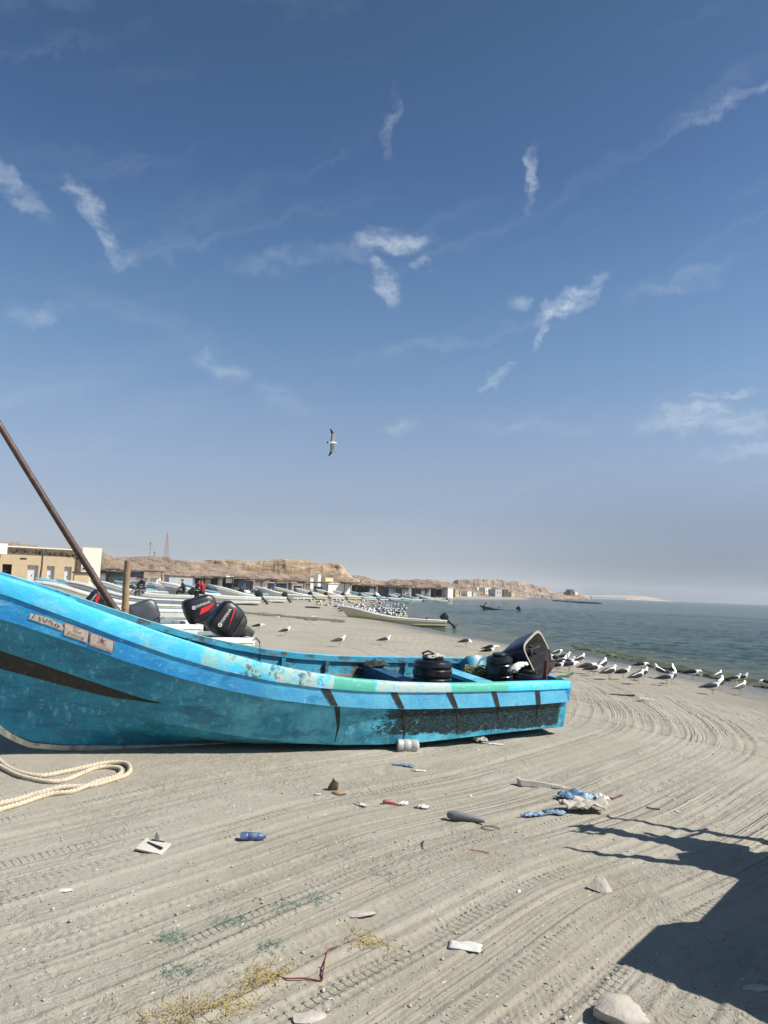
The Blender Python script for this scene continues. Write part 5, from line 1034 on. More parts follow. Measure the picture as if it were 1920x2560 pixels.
mast(415, 1396, 1333, 420, "tallest lattice radio mast on the hill", True, 1.5); mast(374, 1394, 1353, 430, "thin radio mast with a drum antenna, left on the hill", False); mast(386, 1394, 1377, 340, "short stubby mast between the two tall ones", False)

# ------------------------------------------------------------------ people sitting in the boats
def person(loc, face, shirt, trousers, label, sitting=True, s=1.0, lean=.12):
    o = empty("person", loc, R(face), label, "person", "men working among the boats")
    sk = mat("brown_skin", (.16, .09, .06), .7); me = bpy.data.meshes.new('body')
    V = [(0, 0, .05), (0, .03, .25), (lean * .5, 0, .45), (lean, 0, .60), (lean + .03, 0, .70), (lean + .06, 0, .84)]
    E = [(0, 1), (1, 2), (2, 3), (3, 4), (4, 5)]; rad = [.17, .16, .18, .14, .06, .11]
    for sg in (1, -1):
        b0 = len(V); V += [(lean, .19 * sg, .56), (lean + .14, .27 * sg, .33), (lean + .36, .17 * sg, .26), (lean + .44, .14 * sg, .26)]; E += [(3, b0), (b0, b0 + 1), (b0 + 1, b0 + 2), (b0 + 2, b0 + 3)]; rad += [.075, .055, .042, .045]
        b0 = len(V); V += [(.05, .11 * sg, .04), (.46, .15 * sg, .12), (.50, .14 * sg, -.30), (.62, .14 * sg, -.34)]; E += [(0, b0), (b0, b0 + 1), (b0 + 1, b0 + 2), (b0 + 2, b0 + 3)]; rad += [.11, .08, .055, .045]
    me.from_pydata(V, E, []); ob = bpy.data.objects.new('body', me); COL.objects.link(ob); ob.parent = o; me.materials.append(sk); me.materials.append(shirt); me.materials.append(trousers)
    md = ob.modifiers.new('skin', 'SKIN'); md.use_smooth_shade = True; me.skin_vertices  # radii below
    for sv, r_ in zip(me.skin_vertices[0].data, rad): sv.radius = (r_, r_); 
    me.skin_vertices[0].data[0].use_root = True
    ob.modifiers.new('subd', 'SUBSURF').levels = 1; ob.modifiers['subd'].render_levels = 2
    dg = bpy.context.evaluated_depsgraph_get(); bpy.context.view_layer.update(); m2 = bpy.data.meshes.new_from_object(ob.evaluated_get(dg)); ob.modifiers.clear(); ob.data = m2
    if len(m2.materials) < 3:
        m2.materials.clear(); [m2.materials.append(q) for q in (sk, shirt, trousers)]
    mi = []
    for p in m2.polygons:
        c_ = p.center; mi.append(1 if (.16 < c_.z < .68 and not (c_.x > lean + .24 and abs(c_.y) < .26)) else (2 if c_.z < .22 and c_.x < .56 and c_.z > -.30 else 0))
    m2.polygons.foreach_set('material_index', mi); m2.polygons.foreach_set('use_smooth', [True] * len(m2.polygons))
    b = MB(); b.loft([ell((lean + .055, 0, z), r_, r_ * .95, 12, 'z') for z, r_ in ((.86, .118), (.92, .115), (.96, .09), (.985, .03))]); b.build('hair', mat("black_hair", (.01, .01, .01), .8), o)
    o.scale = (s, s, s); return o
S_nv = mat("navy_shirt", (.018, .02, .035), .9, .2, 8); S_rd = mat("dark_red_shirt", (.25, .018, .03), .9, .2, 8); S_bk = mat("black_cloth", (.012, .012, .014), .9, .2, 8); S_gy = mat("grey_trousers", (.10, .11, .12), .9)
for (x, y, d_, fc, sh_, tr, lb, sc_) in [(357, 1480, 60, 250, S_nv, S_gy, "man in a navy shirt with pale stripes, seated among the pale blue skiffs", 1.35), (460, 1482, 62, 200, S_bk, S_bk, "crouching man all in black, bent over beside a white skiff", 1.15), (508, 1484, 60, 160, S_rd, S_bk, "man in a dark red shirt with his back to the large tilted motors", 1.25), (491, 1479, 64, 20, S_rd, S_gy, "man in red stooping, just left of the other man in red", 1.2)]:
    P = at_d(x, y, d_); pr = person((P[0], P[1], P[2]), fc, sh_, tr, lb, s=sc_)
    if 'stripes' in lb:
        for z_ in (.34, .44): b = MB(); b.loft([ell((.05, 0, z_ + q), .205, .215, 14, 'z') for q in (0, .03)], cap=False); b.build('shirt_stripe', M_white, pr)
# ------------------------------------------------------------------ gulls
F_w = mat("white_feathers", (.84, .84, .81), .8, .05, 20); F_d = mat("slate_feathers", (.016, .017, .021), .8, .25, 20); F_g = mat("grey_brown_feathers", (.12, .105, .09), .85, .35, 18); F_m = mat("mid_grey_feathers", (.06, .063, .072), .85, .2, 18)
F_b = mat("yellow_bill", (.55, .38, .06), .5, .1); F_l = mat("dull_yellow_leg", (.38, .30, .16), .6, .1)
BODY = dict(up=[(-.27, .175, .02, .010), (-.20, .182, .042, .022), (-.12, .195, .062, .050), (-.03, .205, .078, .070), (.05, .225, .076, .076), (.105, .265, .056, .062), (.128, .305, .038, .042), (.140, .335, .036, .036), (.158, .352, .034, .034), (.180, .350, .024, .025), (.196, .345, .012, .013)],
            low=[(-.27, .175, .02, .010), (-.20, .182, .042, .022), (-.12, .195, .062, .050), (-.03, .205, .078, .070), (.05, .215, .078, .078), (.11, .235, .060, .062), (.155, .255, .040, .042), (.185, .265, .037, .036), (.21, .262, .034, .033), (.232, .252, .024, .024), (.246, .244, .012, .012)],
            preen=[(-.27, .19, .02, .010), (-.20, .19, .042, .022), (-.12, .20, .062, .050), (-.03, .205, .078, .070), (.05, .215, .078, .078), (.115, .225, .062, .062), (.155, .215, .045, .045), (.175, .19, .037, .038), (.185, .165, .033, .034), (.19, .14, .024, .026), (.19, .125, .012, .013)])
def gull_proto(pose, back, lod):
    ns = 12 if lod == 0 else 7; B_ = BODY[pose]; root = None; b = MB(); rings = []
    for i, (x, z, ry, rz) in enumerate(B_):
        j = min(i + 1, len(B_) - 1); k = max(i - 1, 0); dx, dz = B_[j][0] - B_[k][0], B_[j][1] - B_[k][1]; L_ = math.hypot(dx, dz); nx, nz = -dz / L_, dx / L_
        rings.append([Vector((x + nx * rz * math.sin(q), ry * math.cos(q), z + nz * rz * math.sin(q))) for q in [2 * math.pi * k2 / ns for k2 in range(ns)]])
    if lod: rings = [rings[i] for i in (0, 2, 3, 4, 5, 7, 8, 10)]
    b.loft(rings)
    def wing(bb, s_):
        W_ = [(.085, .245, .035, .012), (.03, .240, .060, .020), (-.07, .222, .062, .020), (-.17, .200, .045, .014), (-.27, .182, .024, .008), (-.345, .168, .006, .004)]
        R_ = []
        for x, z, h_, t_ in W_:
            y = s_ * (.056 + .018 * (1 - abs(x + .03) * 2.2)) if x > -.2 else s_ * .040 * (1 + (x + .2) * 3)
            R_.append([Vector((x, y + s_ * t_ * a, z + h_ * c_)) for a, c_ in ((1, .0), (.85, .62), (.1, 1), (-.8, .7), (-.8, -.6), (.5, -.72))])
        bb.loft(R_, mi=1)
    nm = "gull"
    if lod == 0:
        root = empty(nm); b.build('body', [F_w], root, sharp=60)
        for s_ in (1, -1): w_ = MB(); wing(w_, s_); w_.m = [0] * len(w_.m); w_.build('wing', [back], root, sharp=50)
        hx, hz = B_[-1][0], B_[-1][1]; px_, pz_ = B_[-3][0], B_[-3][1]; dv = Vector((hx - px_, 0, hz - pz_)).normalized()
        h0 = Vector((hx, 0, hz)) - dv * .008; c = MB(); c.tube([h0, h0 + dv * .03, h0 + dv * .052 + Vector((0, 0, -.006))], [.010, .008, .003], 6); c.build('bill', F_b, root)
        e = MB()
        for s_ in (1, -1): p = Vector((B_[-3][0] + .008, s_ * .031, B_[-3][1] + .008)); e.loft([[p + Vector((.005 * math.cos(q), s_ * o_, .005 * math.sin(q))) for q in [k * math.pi / 3 for k in range(6)]] for o_ in (0, .003)])
        e.build('eyes', F_d, root)
        for s_ in (1, -1):
            l = MB(); l.tube([(.0, s_ * .032, .16), (-.012, s_ * .032, .075), (.006, s_ * .032, .008)], [.008, .0045, .005], 6); l.add([(.0, s_ * .032, .012), (.05, s_ * .032 - .018, .004), (.055, s_ * .032, .004), (.05, s_ * .032 + .018, .004)], [(0, 1, 2), (0, 2, 3)]); l.build('leg', F_l, root)
        kids(root); return root
    for s_ in (1, -1): wing(b, s_)
    for s_ in (1, -1): b.tube([(0, s_ * .03, .16), (.005, s_ * .03, 0)], .007, 4, mi=2)
    o = b.build(nm, [F_w, back, F_b], None, sharp=60); kids(o); return o
GP = {}; SCALE_G = 1.13
def gull(x, y, z, head, label, pose='up', back='d', lod=0, s=1.0, group='gulls standing along the wet sand'):
    k = (pose, back, lod)
    if k not in GP: GP[k] = gull_proto(pose, {'d': F_d, 'g': F_g, 'm': F_m}[back], lod); o = GP[k]
    else: o = dup(GP[k])
    o.location = (x, y, z); o.rotation_euler = (0, 0, R(head)); o.scale = (s * (.95 if lod == 0 else 1.04),) * 3; return tag(o, label, "gull", group)
# (photo x, photo y of the feet, heading from +x, pose, back, label)
GL = [(646, 1577, 8, 'low', 'd', "dark-backed gull nearest the big white stern, leftmost of the four in a loose line"), (714, 1590, 12, 'up', 'd', "gull on one leg second from the left in the loose line behind the blue boat"), (849, 1617, 20, 'up', 'm', "grey-backed gull third in the loose line behind the blue boat"), (963, 1614, 18, 'up', 'm', "slim gull fourth in the loose line, above the squat drum"),
      (1165, 1618, 5, 'preen', 'd', "gull bending its head down alone near the water"), (1223, 1643, 12, 'up', 'd', "gull just left of the open motor cover"), (1228, 1636, 12, 'low', 'd', "gull half hidden behind the one left of the motor cover"), (1270, 1645, 15, 'up', 'd', "gull whose head shows just above the motor cover's left edge"),
      (1392, 1648, 10, 'low', 'd', "uppermost gull of the dense group right of the boat's motor"), (1386, 1664, 160, 'up', 'd', "gull in the dense group, turned left"), (1395, 1683, 8, 'up', 'd', "lowest left gull of the dense group beside the stern"), (1404, 1668, 15, 'up', 'd', "gull in the middle of the dense group by the stern"), (1412, 1658, 15, 'up', 'd', "gull upper right in the dense group by the stern"), (1421, 1674, 10, 'up', 'd', "gull right of the dense group's middle"), (1424, 1683, 8, 'low', 'd', "nearest gull at the dense group's right edge"), (1450, 1665, 30, 'up', 'd', "gull standing slightly apart right of the dense group"),
      (1471, 1686, 8, 'low', 'd', "left gull of the trio between the stern group and the pair"), (1485, 1691, 8, 'low', 'd', "front gull of the trio, head low"), (1507, 1681, 25, 'up', 'd', "right gull of the trio, turned a little towards us"),
      (1525, 1701, 6, 'up', 'd', "gull with long black wings standing clear right of the trio"), (1559, 1700, 8, 'up', 'd', "gull right of the clear-standing one, wing raised slightly"), (1604, 1677, 6, 'low', 'd', "gull behind, close to the weed line, facing right"),
      (1595, 1712, 10, 'up', 'd', "large gull in front of the tight pair"), (1608, 1703, 15, 'up', 'd', "gull hidden behind the large one, head above its back"), (1650, 1697, 95, 'up', 'm', "gull seen from behind with its head tucked towards the sea"), (1668, 1715, 10, 'up', 'm', "grey-winged gull at the front of the right-hand trio"), (1681, 1712, 20, 'up', 'd', "gull close behind the grey-winged one"), (1684, 1690, 60, 'up', 'd', "gull at the back of the right-hand trio, tall neck"),
      (1733, 1699, 8, 'low', 'd', "lone gull left of the weed line's bend, facing right"), (1796, 1702, 20, 'up', 'm', "grey gull right of the lone one, by the weed"), (1782, 1738, 14, 'up', 'm', "grey-backed gull nearest the camera at the right"), (1802, 1728, 30, 'up', 'd', "gull just behind the grey-backed one nearest the camera"), (1838, 1712, 10, 'up', 'm', "gull left of the pair at the far right"), (1858, 1708, 20, 'up', 'd', "gull right of the pair at the far right"), (1852, 1738, 10, 'up', 'g', "mottled brown young gull at the right"), (1912, 1722, 170, 'preen', 'd', "gull at the right edge, bent over")]
for (x, y, hd, ps, bk, lb) in GL:
    P = on_ground(x, y)
    if shore_d(np.array([P.x]), np.array([P.y]))[0] < .15: P.z = max(P.z, -.03)
    lb = ' '.join(lb.split()[:16]); gull(P.x, P.y, P.z + .005, hd + random.uniform(-24, 24), lb, ps, bk, 0, random.uniform(.88, 1.06))
rg = random.Random(77)
def flock(poly, n, label, group, hd0=15):
    (xa, ya, xb, yb) = poly; k = 0; tries = 0; pts = []
    while k < n and tries < 9000:
        tries += 1; x, y = rg.uniform(xa, xb), rg.uniform(ya, yb); f = (x - xa) / (xb - xa)
        ok = FLOCK_OK[group](x, y)
        if not ok: continue
        P = on_ground(x, y)
        if group == GA and x > 840 and P.y < 56.5: continue
        if any((P.x - a) ** 2 + (P.y - b_) ** 2 < (.30 + P.y * .0012) ** 2 for a, b_ in pts): continue
        pts.append((P.x, P.y)); k += 1
        z = P.z if P.z > -.04 else -.03
        fx = (x - xa) / (xb - xa); zone = ('at its left fringe', 'left of its middle', 'right of its middle', 'at its right end')[min(3, int(fx * 4))]; row = 'in the far ranks' if y < ya + (yb - ya) * (.34 if group == GA else .5) else 'in the near ranks'
        gull(P.x, P.y, z, hd0 + rg.gauss(0, 28), f'{label}, {zone}, {row}', rg.choice(['up', 'up', 'low']), rg.choice('ddddm'), 1, rg.uniform(.92, 1.08), group)
GA, GB = "dense flock behind the half-afloat skiff", "far flock along the bend of the bay"
FLOCK_OK = {GA: lambda x, y: (1497 + (x - 780) * .02 < y < np.interp(x, [772, 840, 850, 930, 1014], [1516, 1524, 1534, 1560, 1566])) and (x > 840 or rg.random() < .35) and (x < 1000 or y > 1508 + 0) and y > np.interp(x, [770, 840, 960, 1014], [1504, 1499, 1500, 1512]),
            GB: lambda x, y: abs(y - np.interp(x, [1010, 1060, 1160], [1490, 1496, 1500])) < 4.5}
flock((772, 1496, 1016, 1566), 165, "gull of the dense middle flock", GA)
flock((1012, 1484, 1160, 1504), 78, "tiny gull of the distant flock", GB)
# stragglers left of the flock
for (x, y) in ((733, 1502), (741, 1503), (748, 1502), (757, 1503), (775, 1505)): P = on_ground(x, y); gull(P.x, P.y, P.z, rg.uniform(-30, 60), "small gull resting on the sand just left of the dense flock", 'low', 'd', 1, 1.0, "stragglers left of the dense flock")
# the flying gull, seen from below, banking
def fly():
    root = empty("flying_gull"); b = MB(); B_ = [(-.22, 0, .012, .008), (-.16, 0, .035, .014), (-.08, 0, .045, .035), (.0, 0, .062, .058), (.08, 0, .060, .058), (.15, 0, .042, .042), (.20, 0, .034, .034), (.235, 0, .022, .022), (.255, 0, .008, .008)]
    b.loft([[Vector((x, ry * math.cos(q), z + rz * math.sin(q))) for q in [2 * math.pi * k / 12 for k in range(12)]] for x, z, ry, rz in B_]); b.build('body', F_w, root, sharp=60)
    b = MB(); b.tube([(.25, 0, 0), (.285, 0, -.003), (.30, 0, -.01)], [.010, .008, .002], 6); b.build('bill', F_b, root)
    b = MB(); V = [(-.15, .02, 0), (-.15, -.02, 0), (-.30, -.06, 0), (-.31, 0, 0), (-.30, .06, 0)]; b.add([(x, y, .004) for x, y, z in V] + [(x, y, -.004) for x, y, z in V], [(0, 1, 2, 3, 4), (9, 8, 7, 6, 5)] + [(i, 5 + i, 5 + (i + 1) % 5, (i + 1) % 5) for i in range(5)]); b.build('tail', F_m, root)
    for s_ in (1, -1):
        sec = [(.05, .10, -.10, .0), (.20, .12, -.10, .02), (.36, .12, -.07, .035), (.50, .05, -.10, .04), (.66, -.05, -.16, .03), (.74, -.16, -.20, .01)]
        R_ = [[Vector((le, s_ * y, z)), Vector(((le * .6 + te * .4), s_ * y, z + .014)), Vector((te * .75 + le * .25, s_ * y, z + .008)), Vector((te, s_ * y, z)), Vector((te * .75 + le * .25, s_ * y, z - .004)), Vector(((le * .6 + te * .4), s_ * y, z - .010))] for y, le, te, z in sec]
        w = MB(); w.loft(R_); mi = []
        for f in w.f:
            c_ = sum((Vector(w.v[i]) for i in f), Vector()) / len(f); mi.append(1 if (abs(c_.y) > .52 or (c_.x < -.045 and abs(c_.y) > .12)) else 0)
        w.m = mi; w.build('wing', [mat("pale_underwing", (.50, .49, .42), .8), F_d], root, sharp=50)
    return root
fg = fly(); P = Vector(at_d(831, 1107, 29)); fw = Vector(_r * .98 - _u * .06 + _f * .12).normalized(); bel = Vector(-_f * .80 + _u * -.1 + _r * .0); up_ = -(bel - fw * bel.dot(fw)).normalized(); sd_ = up_.cross(fw)
fg.matrix_world = Matrix(((fw.x, sd_.x, up_.x, P.x), (fw.y, sd_.y, up_.y, P.y), (fw.z, sd_.z, up_.z, P.z), (0, 0, 0, 1))) @ Matrix.Scale(.74, 4); tag(fg, "lone gull flying in the sky with black wing tips", "gull")

# ------------------------------------------------------------------ shoreline weed
M_weed = mat("olive_weed", (.055, .062, .022), .55, .5, 2.2, .02, 12, dirt=(.15, .15, .055), dirt_amt=.6, dirt_scale=1.6)
b = MB(); rr_ = random.Random(6); o0 = on_ground(1600, 1655)
for k in range(420):
    q = rr_.random(); px_ = 1440 + 500 * q ** .85; cy = np.interp(px_, [1440, 1465, 1530, 1608, 1700, 1800, 1920], [1618, 1622, 1634, 1652, 1672, 1690, 1713]); P = at_z(px_, cy + rr_.gauss(0, 2.6), .02); s_ = rr_.uniform(.10, .34)
    V, F = rock_mesh(1, (s_ * 1.6, s_ * .9, s_ * rr_.uniform(.10, .28)), rr_.randint(0, 9999), .9); a_ = rr_.uniform(0, 3.1); Rm = Matrix.Rotation(a_, 3, 'Z'); b.add([Rm @ v + Vector(P) - o0 for v in V], F)
o = b.build("seaweed", M_weed); o.location = o0; tag(o, "olive seaweed washed up along the water's edge at the right", "seaweed", kind='stuff')

# ------------------------------------------------------------------ rope and litter on the near sand
M_rope = mat("pale_rope_fibre", (.50, .42, .31), .9, .18, 60, .003, 90, dirt=(.30, .25, .18), dirt_amt=.5, dirt_scale=14)
def rope(name, pix, r, label, lay=.0, z_up=None):
    P = [on_ground(x, y) for x, y in pix]; C_ = catmull([[p.x, p.y, p.z + r * .9 + (z_up[i] if z_up else 0)] for i, p in enumerate(P)], len(P) * 60); o0 = Vector(C_[len(C_) // 2])
    seg = np.linalg.norm(np.diff(C_, axis=0), axis=1); arc = np.concatenate([[0], np.cumsum(seg)]); n_ = int(arc[-1] / .006); t_ = np.linspace(0, arc[-1], n_); Cx = np.stack([np.interp(t_, arc, C_[:, i]) for i in range(3)], 1)
    T = np.gradient(Cx, axis=0); T /= np.linalg.norm(T, axis=1)[:, None]; S_ = np.cross(T, [0, 0, 1.0]); S_ /= np.linalg.norm(S_, axis=1)[:, None]; U_ = np.cross(S_, T); b = MB()
    for k in range(3):
        a = 2 * math.pi * (t_ / (r * 5.2) + k / 3); q = Cx + (S_ * np.cos(a)[:, None] + U_ * np.sin(a)[:, None]) * r * .52; b.tube([Vector(p) - o0 for p in q], r * .56, 6)
    o = b.build(name, M_rope, None, sharp=80); o.location = o0; return tag(o, label, "rope")
rope("mooring_rope", [(-90, 1845), (-30, 1880), (20, 1925), (90, 1945), (160, 1935), (205, 1925), (260, 1913), (305, 1912), (323, 1922), (318, 1940), (280, 1955), (225, 1970), (150, 1975), (90, 1990), (30, 2008), (-60, 2028)], .022, "thick pale twisted rope looping out from the left edge below the bow")
rope("mooring_rope", [(-90, 1890), (-20, 1912), (40, 1942), (100, 1957), (150, 1958), (200, 1940), (235, 1926), (268, 1922), (296, 1926), (302, 1936), (284, 1948), (240, 1960), (180, 1984), (120, 1992), (50, 2015), (0, 2030), (-60, 2050)], .021, "second strand of pale rope lying just inside the looping one")
def place(o, x, y, rz=0, dz=0.0, tilt=(0, 0)): P = on_ground(x, y); o.location = P + Vector((0, 0, dz)); o.rotation_euler = (R(tilt[0]), R(tilt[1]), R(rz)); return o
def sheetM(x, y, rz=0, dz=.0): P = on_ground(x, y); return Matrix.Translation(P + Vector((0, 0, dz))) @ Matrix.Rotation(R(rz), 4, 'Z')
M_plb = mat("pale_blue_plastic", (.12, .21, .33), .5, .4, 12, .004, 30, dirt=(.40, .43, .46), dirt_amt=.8, dirt_scale=12); M_bag = mat("dirty_sack_cloth", (.38, .35, .30), .85, .15, 8, .006, 25, dirt=(.28, .25, .2), dirt_amt=.5, dirt_scale=9)
crumple("plastic_bag", sheetM(1460, 2028, 10, .01), .21, .13, .10, M_bag, "crumpled dirty white sack in the litter pile at the right", "bag", 21, 26)
crumple("plastic_bag", sheetM(1448, 2005, -20, .02), .20, .08, .08, M_plb, "blue and white plastic bag behind the dirty sack", "bag", 22, 24)
crumple("plastic_bag", sheetM(1505, 2010, 30, .03), .07, .06, .06, M_rag, "small white scrap topping the pile's right end", "bag", 23, 14)
crumple("plastic_bag", sheetM(1330, 2042, 15, 0), .10, .04, .04, M_plb, "blue plastic scrap at the left end of the pile", "bag", 24, 18)
crumple("plastic_bag", sheetM(1384, 2036, 0, 0), .10, .035, .045, M_plb, "blue plastic strip between the scrap and the sack", "bag", 25, 18)
crumple("cloth_scrap", sheetM(1008, 2012, 30, .0), .05, .035, .03, M_rag, "small white rag right of the pink lump", "rag", 31, 14); crumple("cloth_scrap", sheetM(1055, 2020, -10, .0), .065, .04, .03, M_rag, "white shell-like scrap farther right of the pink lump", "rag", 32, 14)
crumple("cloth_scrap", sheetM(900, 2015, -25, 0), .07, .02, .03, M_rag, "thin white scrap left of the pink lump", "rag", 33, 14); crumple("cloth_scrap", sheetM(793, 1988, 5, 0), .03, .02, .02, M_rag, "tiny white scrap beside the rusty tin lump", "rag", 34, 10)
crumple("cloth_scrap", sheetM(1200, 1858, -15, 0), .09, .06, .09, M_bag, "upright cream rag on the sand near the stern", "rag", 35, 18); crumple("cloth_scrap", sheetM(1238, 1862, -5, 0), .09, .02, .02, M_rag, "pale strip of cloth trailing right of the cream rag", "rag", 36, 14)
crumple("cloth_scrap", sheetM(1012, 1916, -8, 0), .12, .03, .03, M_plb, "blue-white plastic strip below the clear bottle", "plastic strip", 37, 16); crumple("cloth_scrap", sheetM(1045, 1928, -4, 0), .08, .02, .02, M_rag, "white strip just right of the blue-white one", "rag", 38, 14)
for i, (x, y, sx, lb) in enumerate([(1145, 1866, .025, "small white crumb left of the cream rag's trail"), (1195, 1875, .025, "small white crumb below the cream rag"), (585, 2015, .012, "tiny white chip in the bare sand left of the rusty lump"), (1177, 1990, .02, "small white chip above the grey tube"), (1297, 2229, .022, "small pale oval pebble below the tube with the ring"), (1685, 1999, .02, "pale chip between the tyre arcs"), (1690, 2030, .03, "white speck of litter near the long thin shadow"), (1598, 1885, .02, "pale oval chip on the bend of the tyre tracks"), (1810, 1704, .02, "white feather scrap near the weed")]):
    V, F = rock_mesh(1, (sx, sx * .7, sx * .4), 100 + i, .6); o = mesh("chip", V, F, M_rag, None); place(o, x, y, 20 * i, sx * .2); tag(o, lb, "chip", "scattered pale chips")
# white card with a fin and a black groove
M_card = mat("white_card", (.52, .50, .43), .7, .08, 14, dirt=(.5, .45, .36), dirt_amt=.4, dirt_scale=12)
o = empty("torn_packet"); b = MB(); b.box((0, 0, .03), (.20, .12, .012), rot=(.30, .05, 0)); b.box((-.05, .02, .012), (.12, .10, .02)); b.build('card', M_card, o, smooth=False); b = MB(); b.box((.01, -.0, .040), (.15, .012, .010), rot=(.30, .05, -.25)); b.box((.0, .05, .052), (.10, .010, .008), rot=(.30, .05, .1)); b.build('groove', M_tar, o, smooth=False)
b = MB(); b.loft([[Vector((x - .01, .05 + y, z)) for x, y in ((-w_, 0), (0, .004), (w_, 0), (0, -.004))] for z, w_ in ((.04, .010), (.065, .020), (.09, .018), (.115, .004))]); b.build('flap', M_card, o); place(o, 383, 2128, -18); tag(o, "torn white packet with a black groove and an upright flap", "packet")
b = MB(); b.lathe([(.012, 0), (.030, .006), (.031, .05), (.028, .055), (.031, .06), (.031, .12), (.026, .15), (.013, .17), (.013, .185)], 18, Matrix.Rotation(R(90), 4, 'Y')); o = b.build("plastic_bottle", mat("translucent_blue_plastic", (.07, .12, .26), .25, .2, 10, trans=.25, dirt=(.4, .45, .5), dirt_amt=.5, dirt_scale=14)); place(o, 600, 2101, 4, .028); tag(o, "small blue plastic bottle lying on the near sand", "bottle")
b = MB(); b.lathe([(.02, 0), (.068, .01), (.07, .06), (.063, .07), (.07, .08), (.07, .15), (.063, .16), (.07, .17), (.068, .23), (.05, .25), (.02, .26)], 22, Matrix.Rotation(R(90), 4, 'Y')); o = b.build("plastic_bottle", mat("dusty_clear_plastic", (.62, .62, .58), .4, .08, 12, .003, 30, trans=.35, dirt=(.5, .47, .4), dirt_amt=.5, dirt_scale=8)); place(o, 992, 1878, 8, .065); tag(o, "dusty clear plastic bottle resting against the blue boat's bottom", "bottle")
V, F = rock_mesh(2, (.055, .04, .08), 5, .5, .04); o = mesh("rusty_lump", V, F, mat("rusty_brown_metal", (.10, .062, .03), .8, .4, 14, .008, 30)); place(o, 832, 1975, 0, .03); tag(o, "rusty brown tin lump standing up alone on the sand", "scrap metal"); 
V, F = rock_mesh(2, (.07, .035, .022), 6, .3); o = mesh("brown_stone", V, F, mat("brown_stone_skin", (.24, .18, .12), .9, .2, 14)); place(o, 848, 1985, 10, .012); tag(o, "small brown stone at the foot of the rusty lump", "stone")
V, F = rock_mesh(2, (.07, .035, .03), 9, .3); o = mesh("pink_lump", V, F, mat("faded_pink_cloth", (.42, .16, .14), .85, .2, 14, .004, 30)); place(o, 975, 2010, -14, .012); tag(o, "faded pink lump lying among white scraps", "lump")
b = MB(); b.tube([(-.14, .03, .03), (-.10, .0, .035), (.0, 0, .03), (.10, -.01, .022), (.15, -.02, .014)], [.030, .036, .030, .024, .014], 10); o = b.build("grey_tube", mat("grey_cloth_tube", (.16, .17, .175), .7, .2, 10, .004, 30)); place(o, 1165, 2052, -8); tag(o, "dark grey rolled tube lying left of a wire ring", "tube")
b = MB(); b.tube([(.07 * math.cos(q), .05 * math.sin(q), .008) for q in [2 * math.pi * i / 20 for i in range(20)]], .0035, 5, closed=True); o = b.build("wire_ring", M_tar); place(o, 1226, 2073, -20); tag(o, "thin wire ring on the sand at the grey tube's end", "ring")
b = MB(); b.loft([[Vector((x, y, z)) for y, z in ((-w_, 0), (w_, 0), (w_ * .7, h_), (-w_ * .7, h_))] for x, w_, h_ in ((-.24, .03, .07), (-.2, .045, .05), (0, .03, .04), (.2, .028, .02), (.26, .01, .01))]); o = b.build("driftwood_plank", M_bag, None, smooth=False); place(o, 1355, 1966, -10); tag(o, "pale split plank lying above the litter pile", "plank")
b = MB(); b.tube([(-.42, .0, .02), (-.1, 0, .02), (.05, 0, .03)], [.012, .016, .02], 7); o2_ = b.build("dark_stick", M_tar); place(o2_, 1580, 1742, -14); tag(o2_, "thin black stick ending in a rag on the sand below the gulls", "stick")
crumple("white_rag", sheetM(1612, 1752, -10, .01), .17, .04, .05, M_rag, "white rag tied at the end of the thin black stick", "rag", 41, 14)
V, F = rock_mesh(3, (.13, .115, .06), 29, .22, .04); M_stn = mat("pale_pink_stone", (.40, .36, .31), .9, .12, 14, .012, 16, dirt=(.25, .19, .15), dirt_amt=.4, dirt_scale=12); o = mesh("boulder", V, F, M_stn, None, sharp=32); place(o, 1552, 2552, 40, .028); tag(o, "rounded pale stone at the bottom edge", "stone")
V = [(-.10, 0, .02), (.05, -.07, 0), (.09, -.03, .015), (.03, .06, .10), (-.02, .05, .09), (-.06, .04, .02), (.02, 0, 0)]; F = [(0, 1, 2, 3, 4), (0, 4, 5), (5, 4, 3, 2, 6), (0, 5, 6, 1), (1, 6, 2)]; o = mesh("stone_flake", V, F, M_stn, None, smooth=False); place(o, 1500, 2228, -10, .0); o.scale = (.85,) * 3; tag(o, "triangular pale flake of stone propped on the sand", "stone")
V, F = quad_grid(.17, .095, 8, 5, .004, 6); o = mesh("paper_tissue", [(x - .08, y - .05, .006 + .006 * math.sin(x * 40) * math.sin(y * 50)) for x, y in V], F, mat("grey_white_paper", (.52, .50, .46), .9, .06, 16), None); o.modifiers.new('thickness', 'SOLIDIFY').thickness = .003; place(o, 1160, 2366, -14); tag(o, "flat pale sheet of paper, right of centre on the near sand", "paper")
for i, (x, y, sc_, lb) in enumerate([(905, 2288, .06, "pale flattened clod half buried left of the paper"), (165, 2228, .03, "narrow white shell at the left, half sunk"), (770, 2548, .06, "pale clod at the bottom edge by the straw net"), (1895, 2472, .05, "pale object in the shade at the right edge")]):
    V, F = rock_mesh(2, (sc_ * 1.6, sc_ * .7, sc_ * .25), 60 + i, .5); o = mesh("clod", V, F, M_stn if i != 1 else M_rag, None); place(o, x, y, 8, .005); tag(o, lb, "clod")
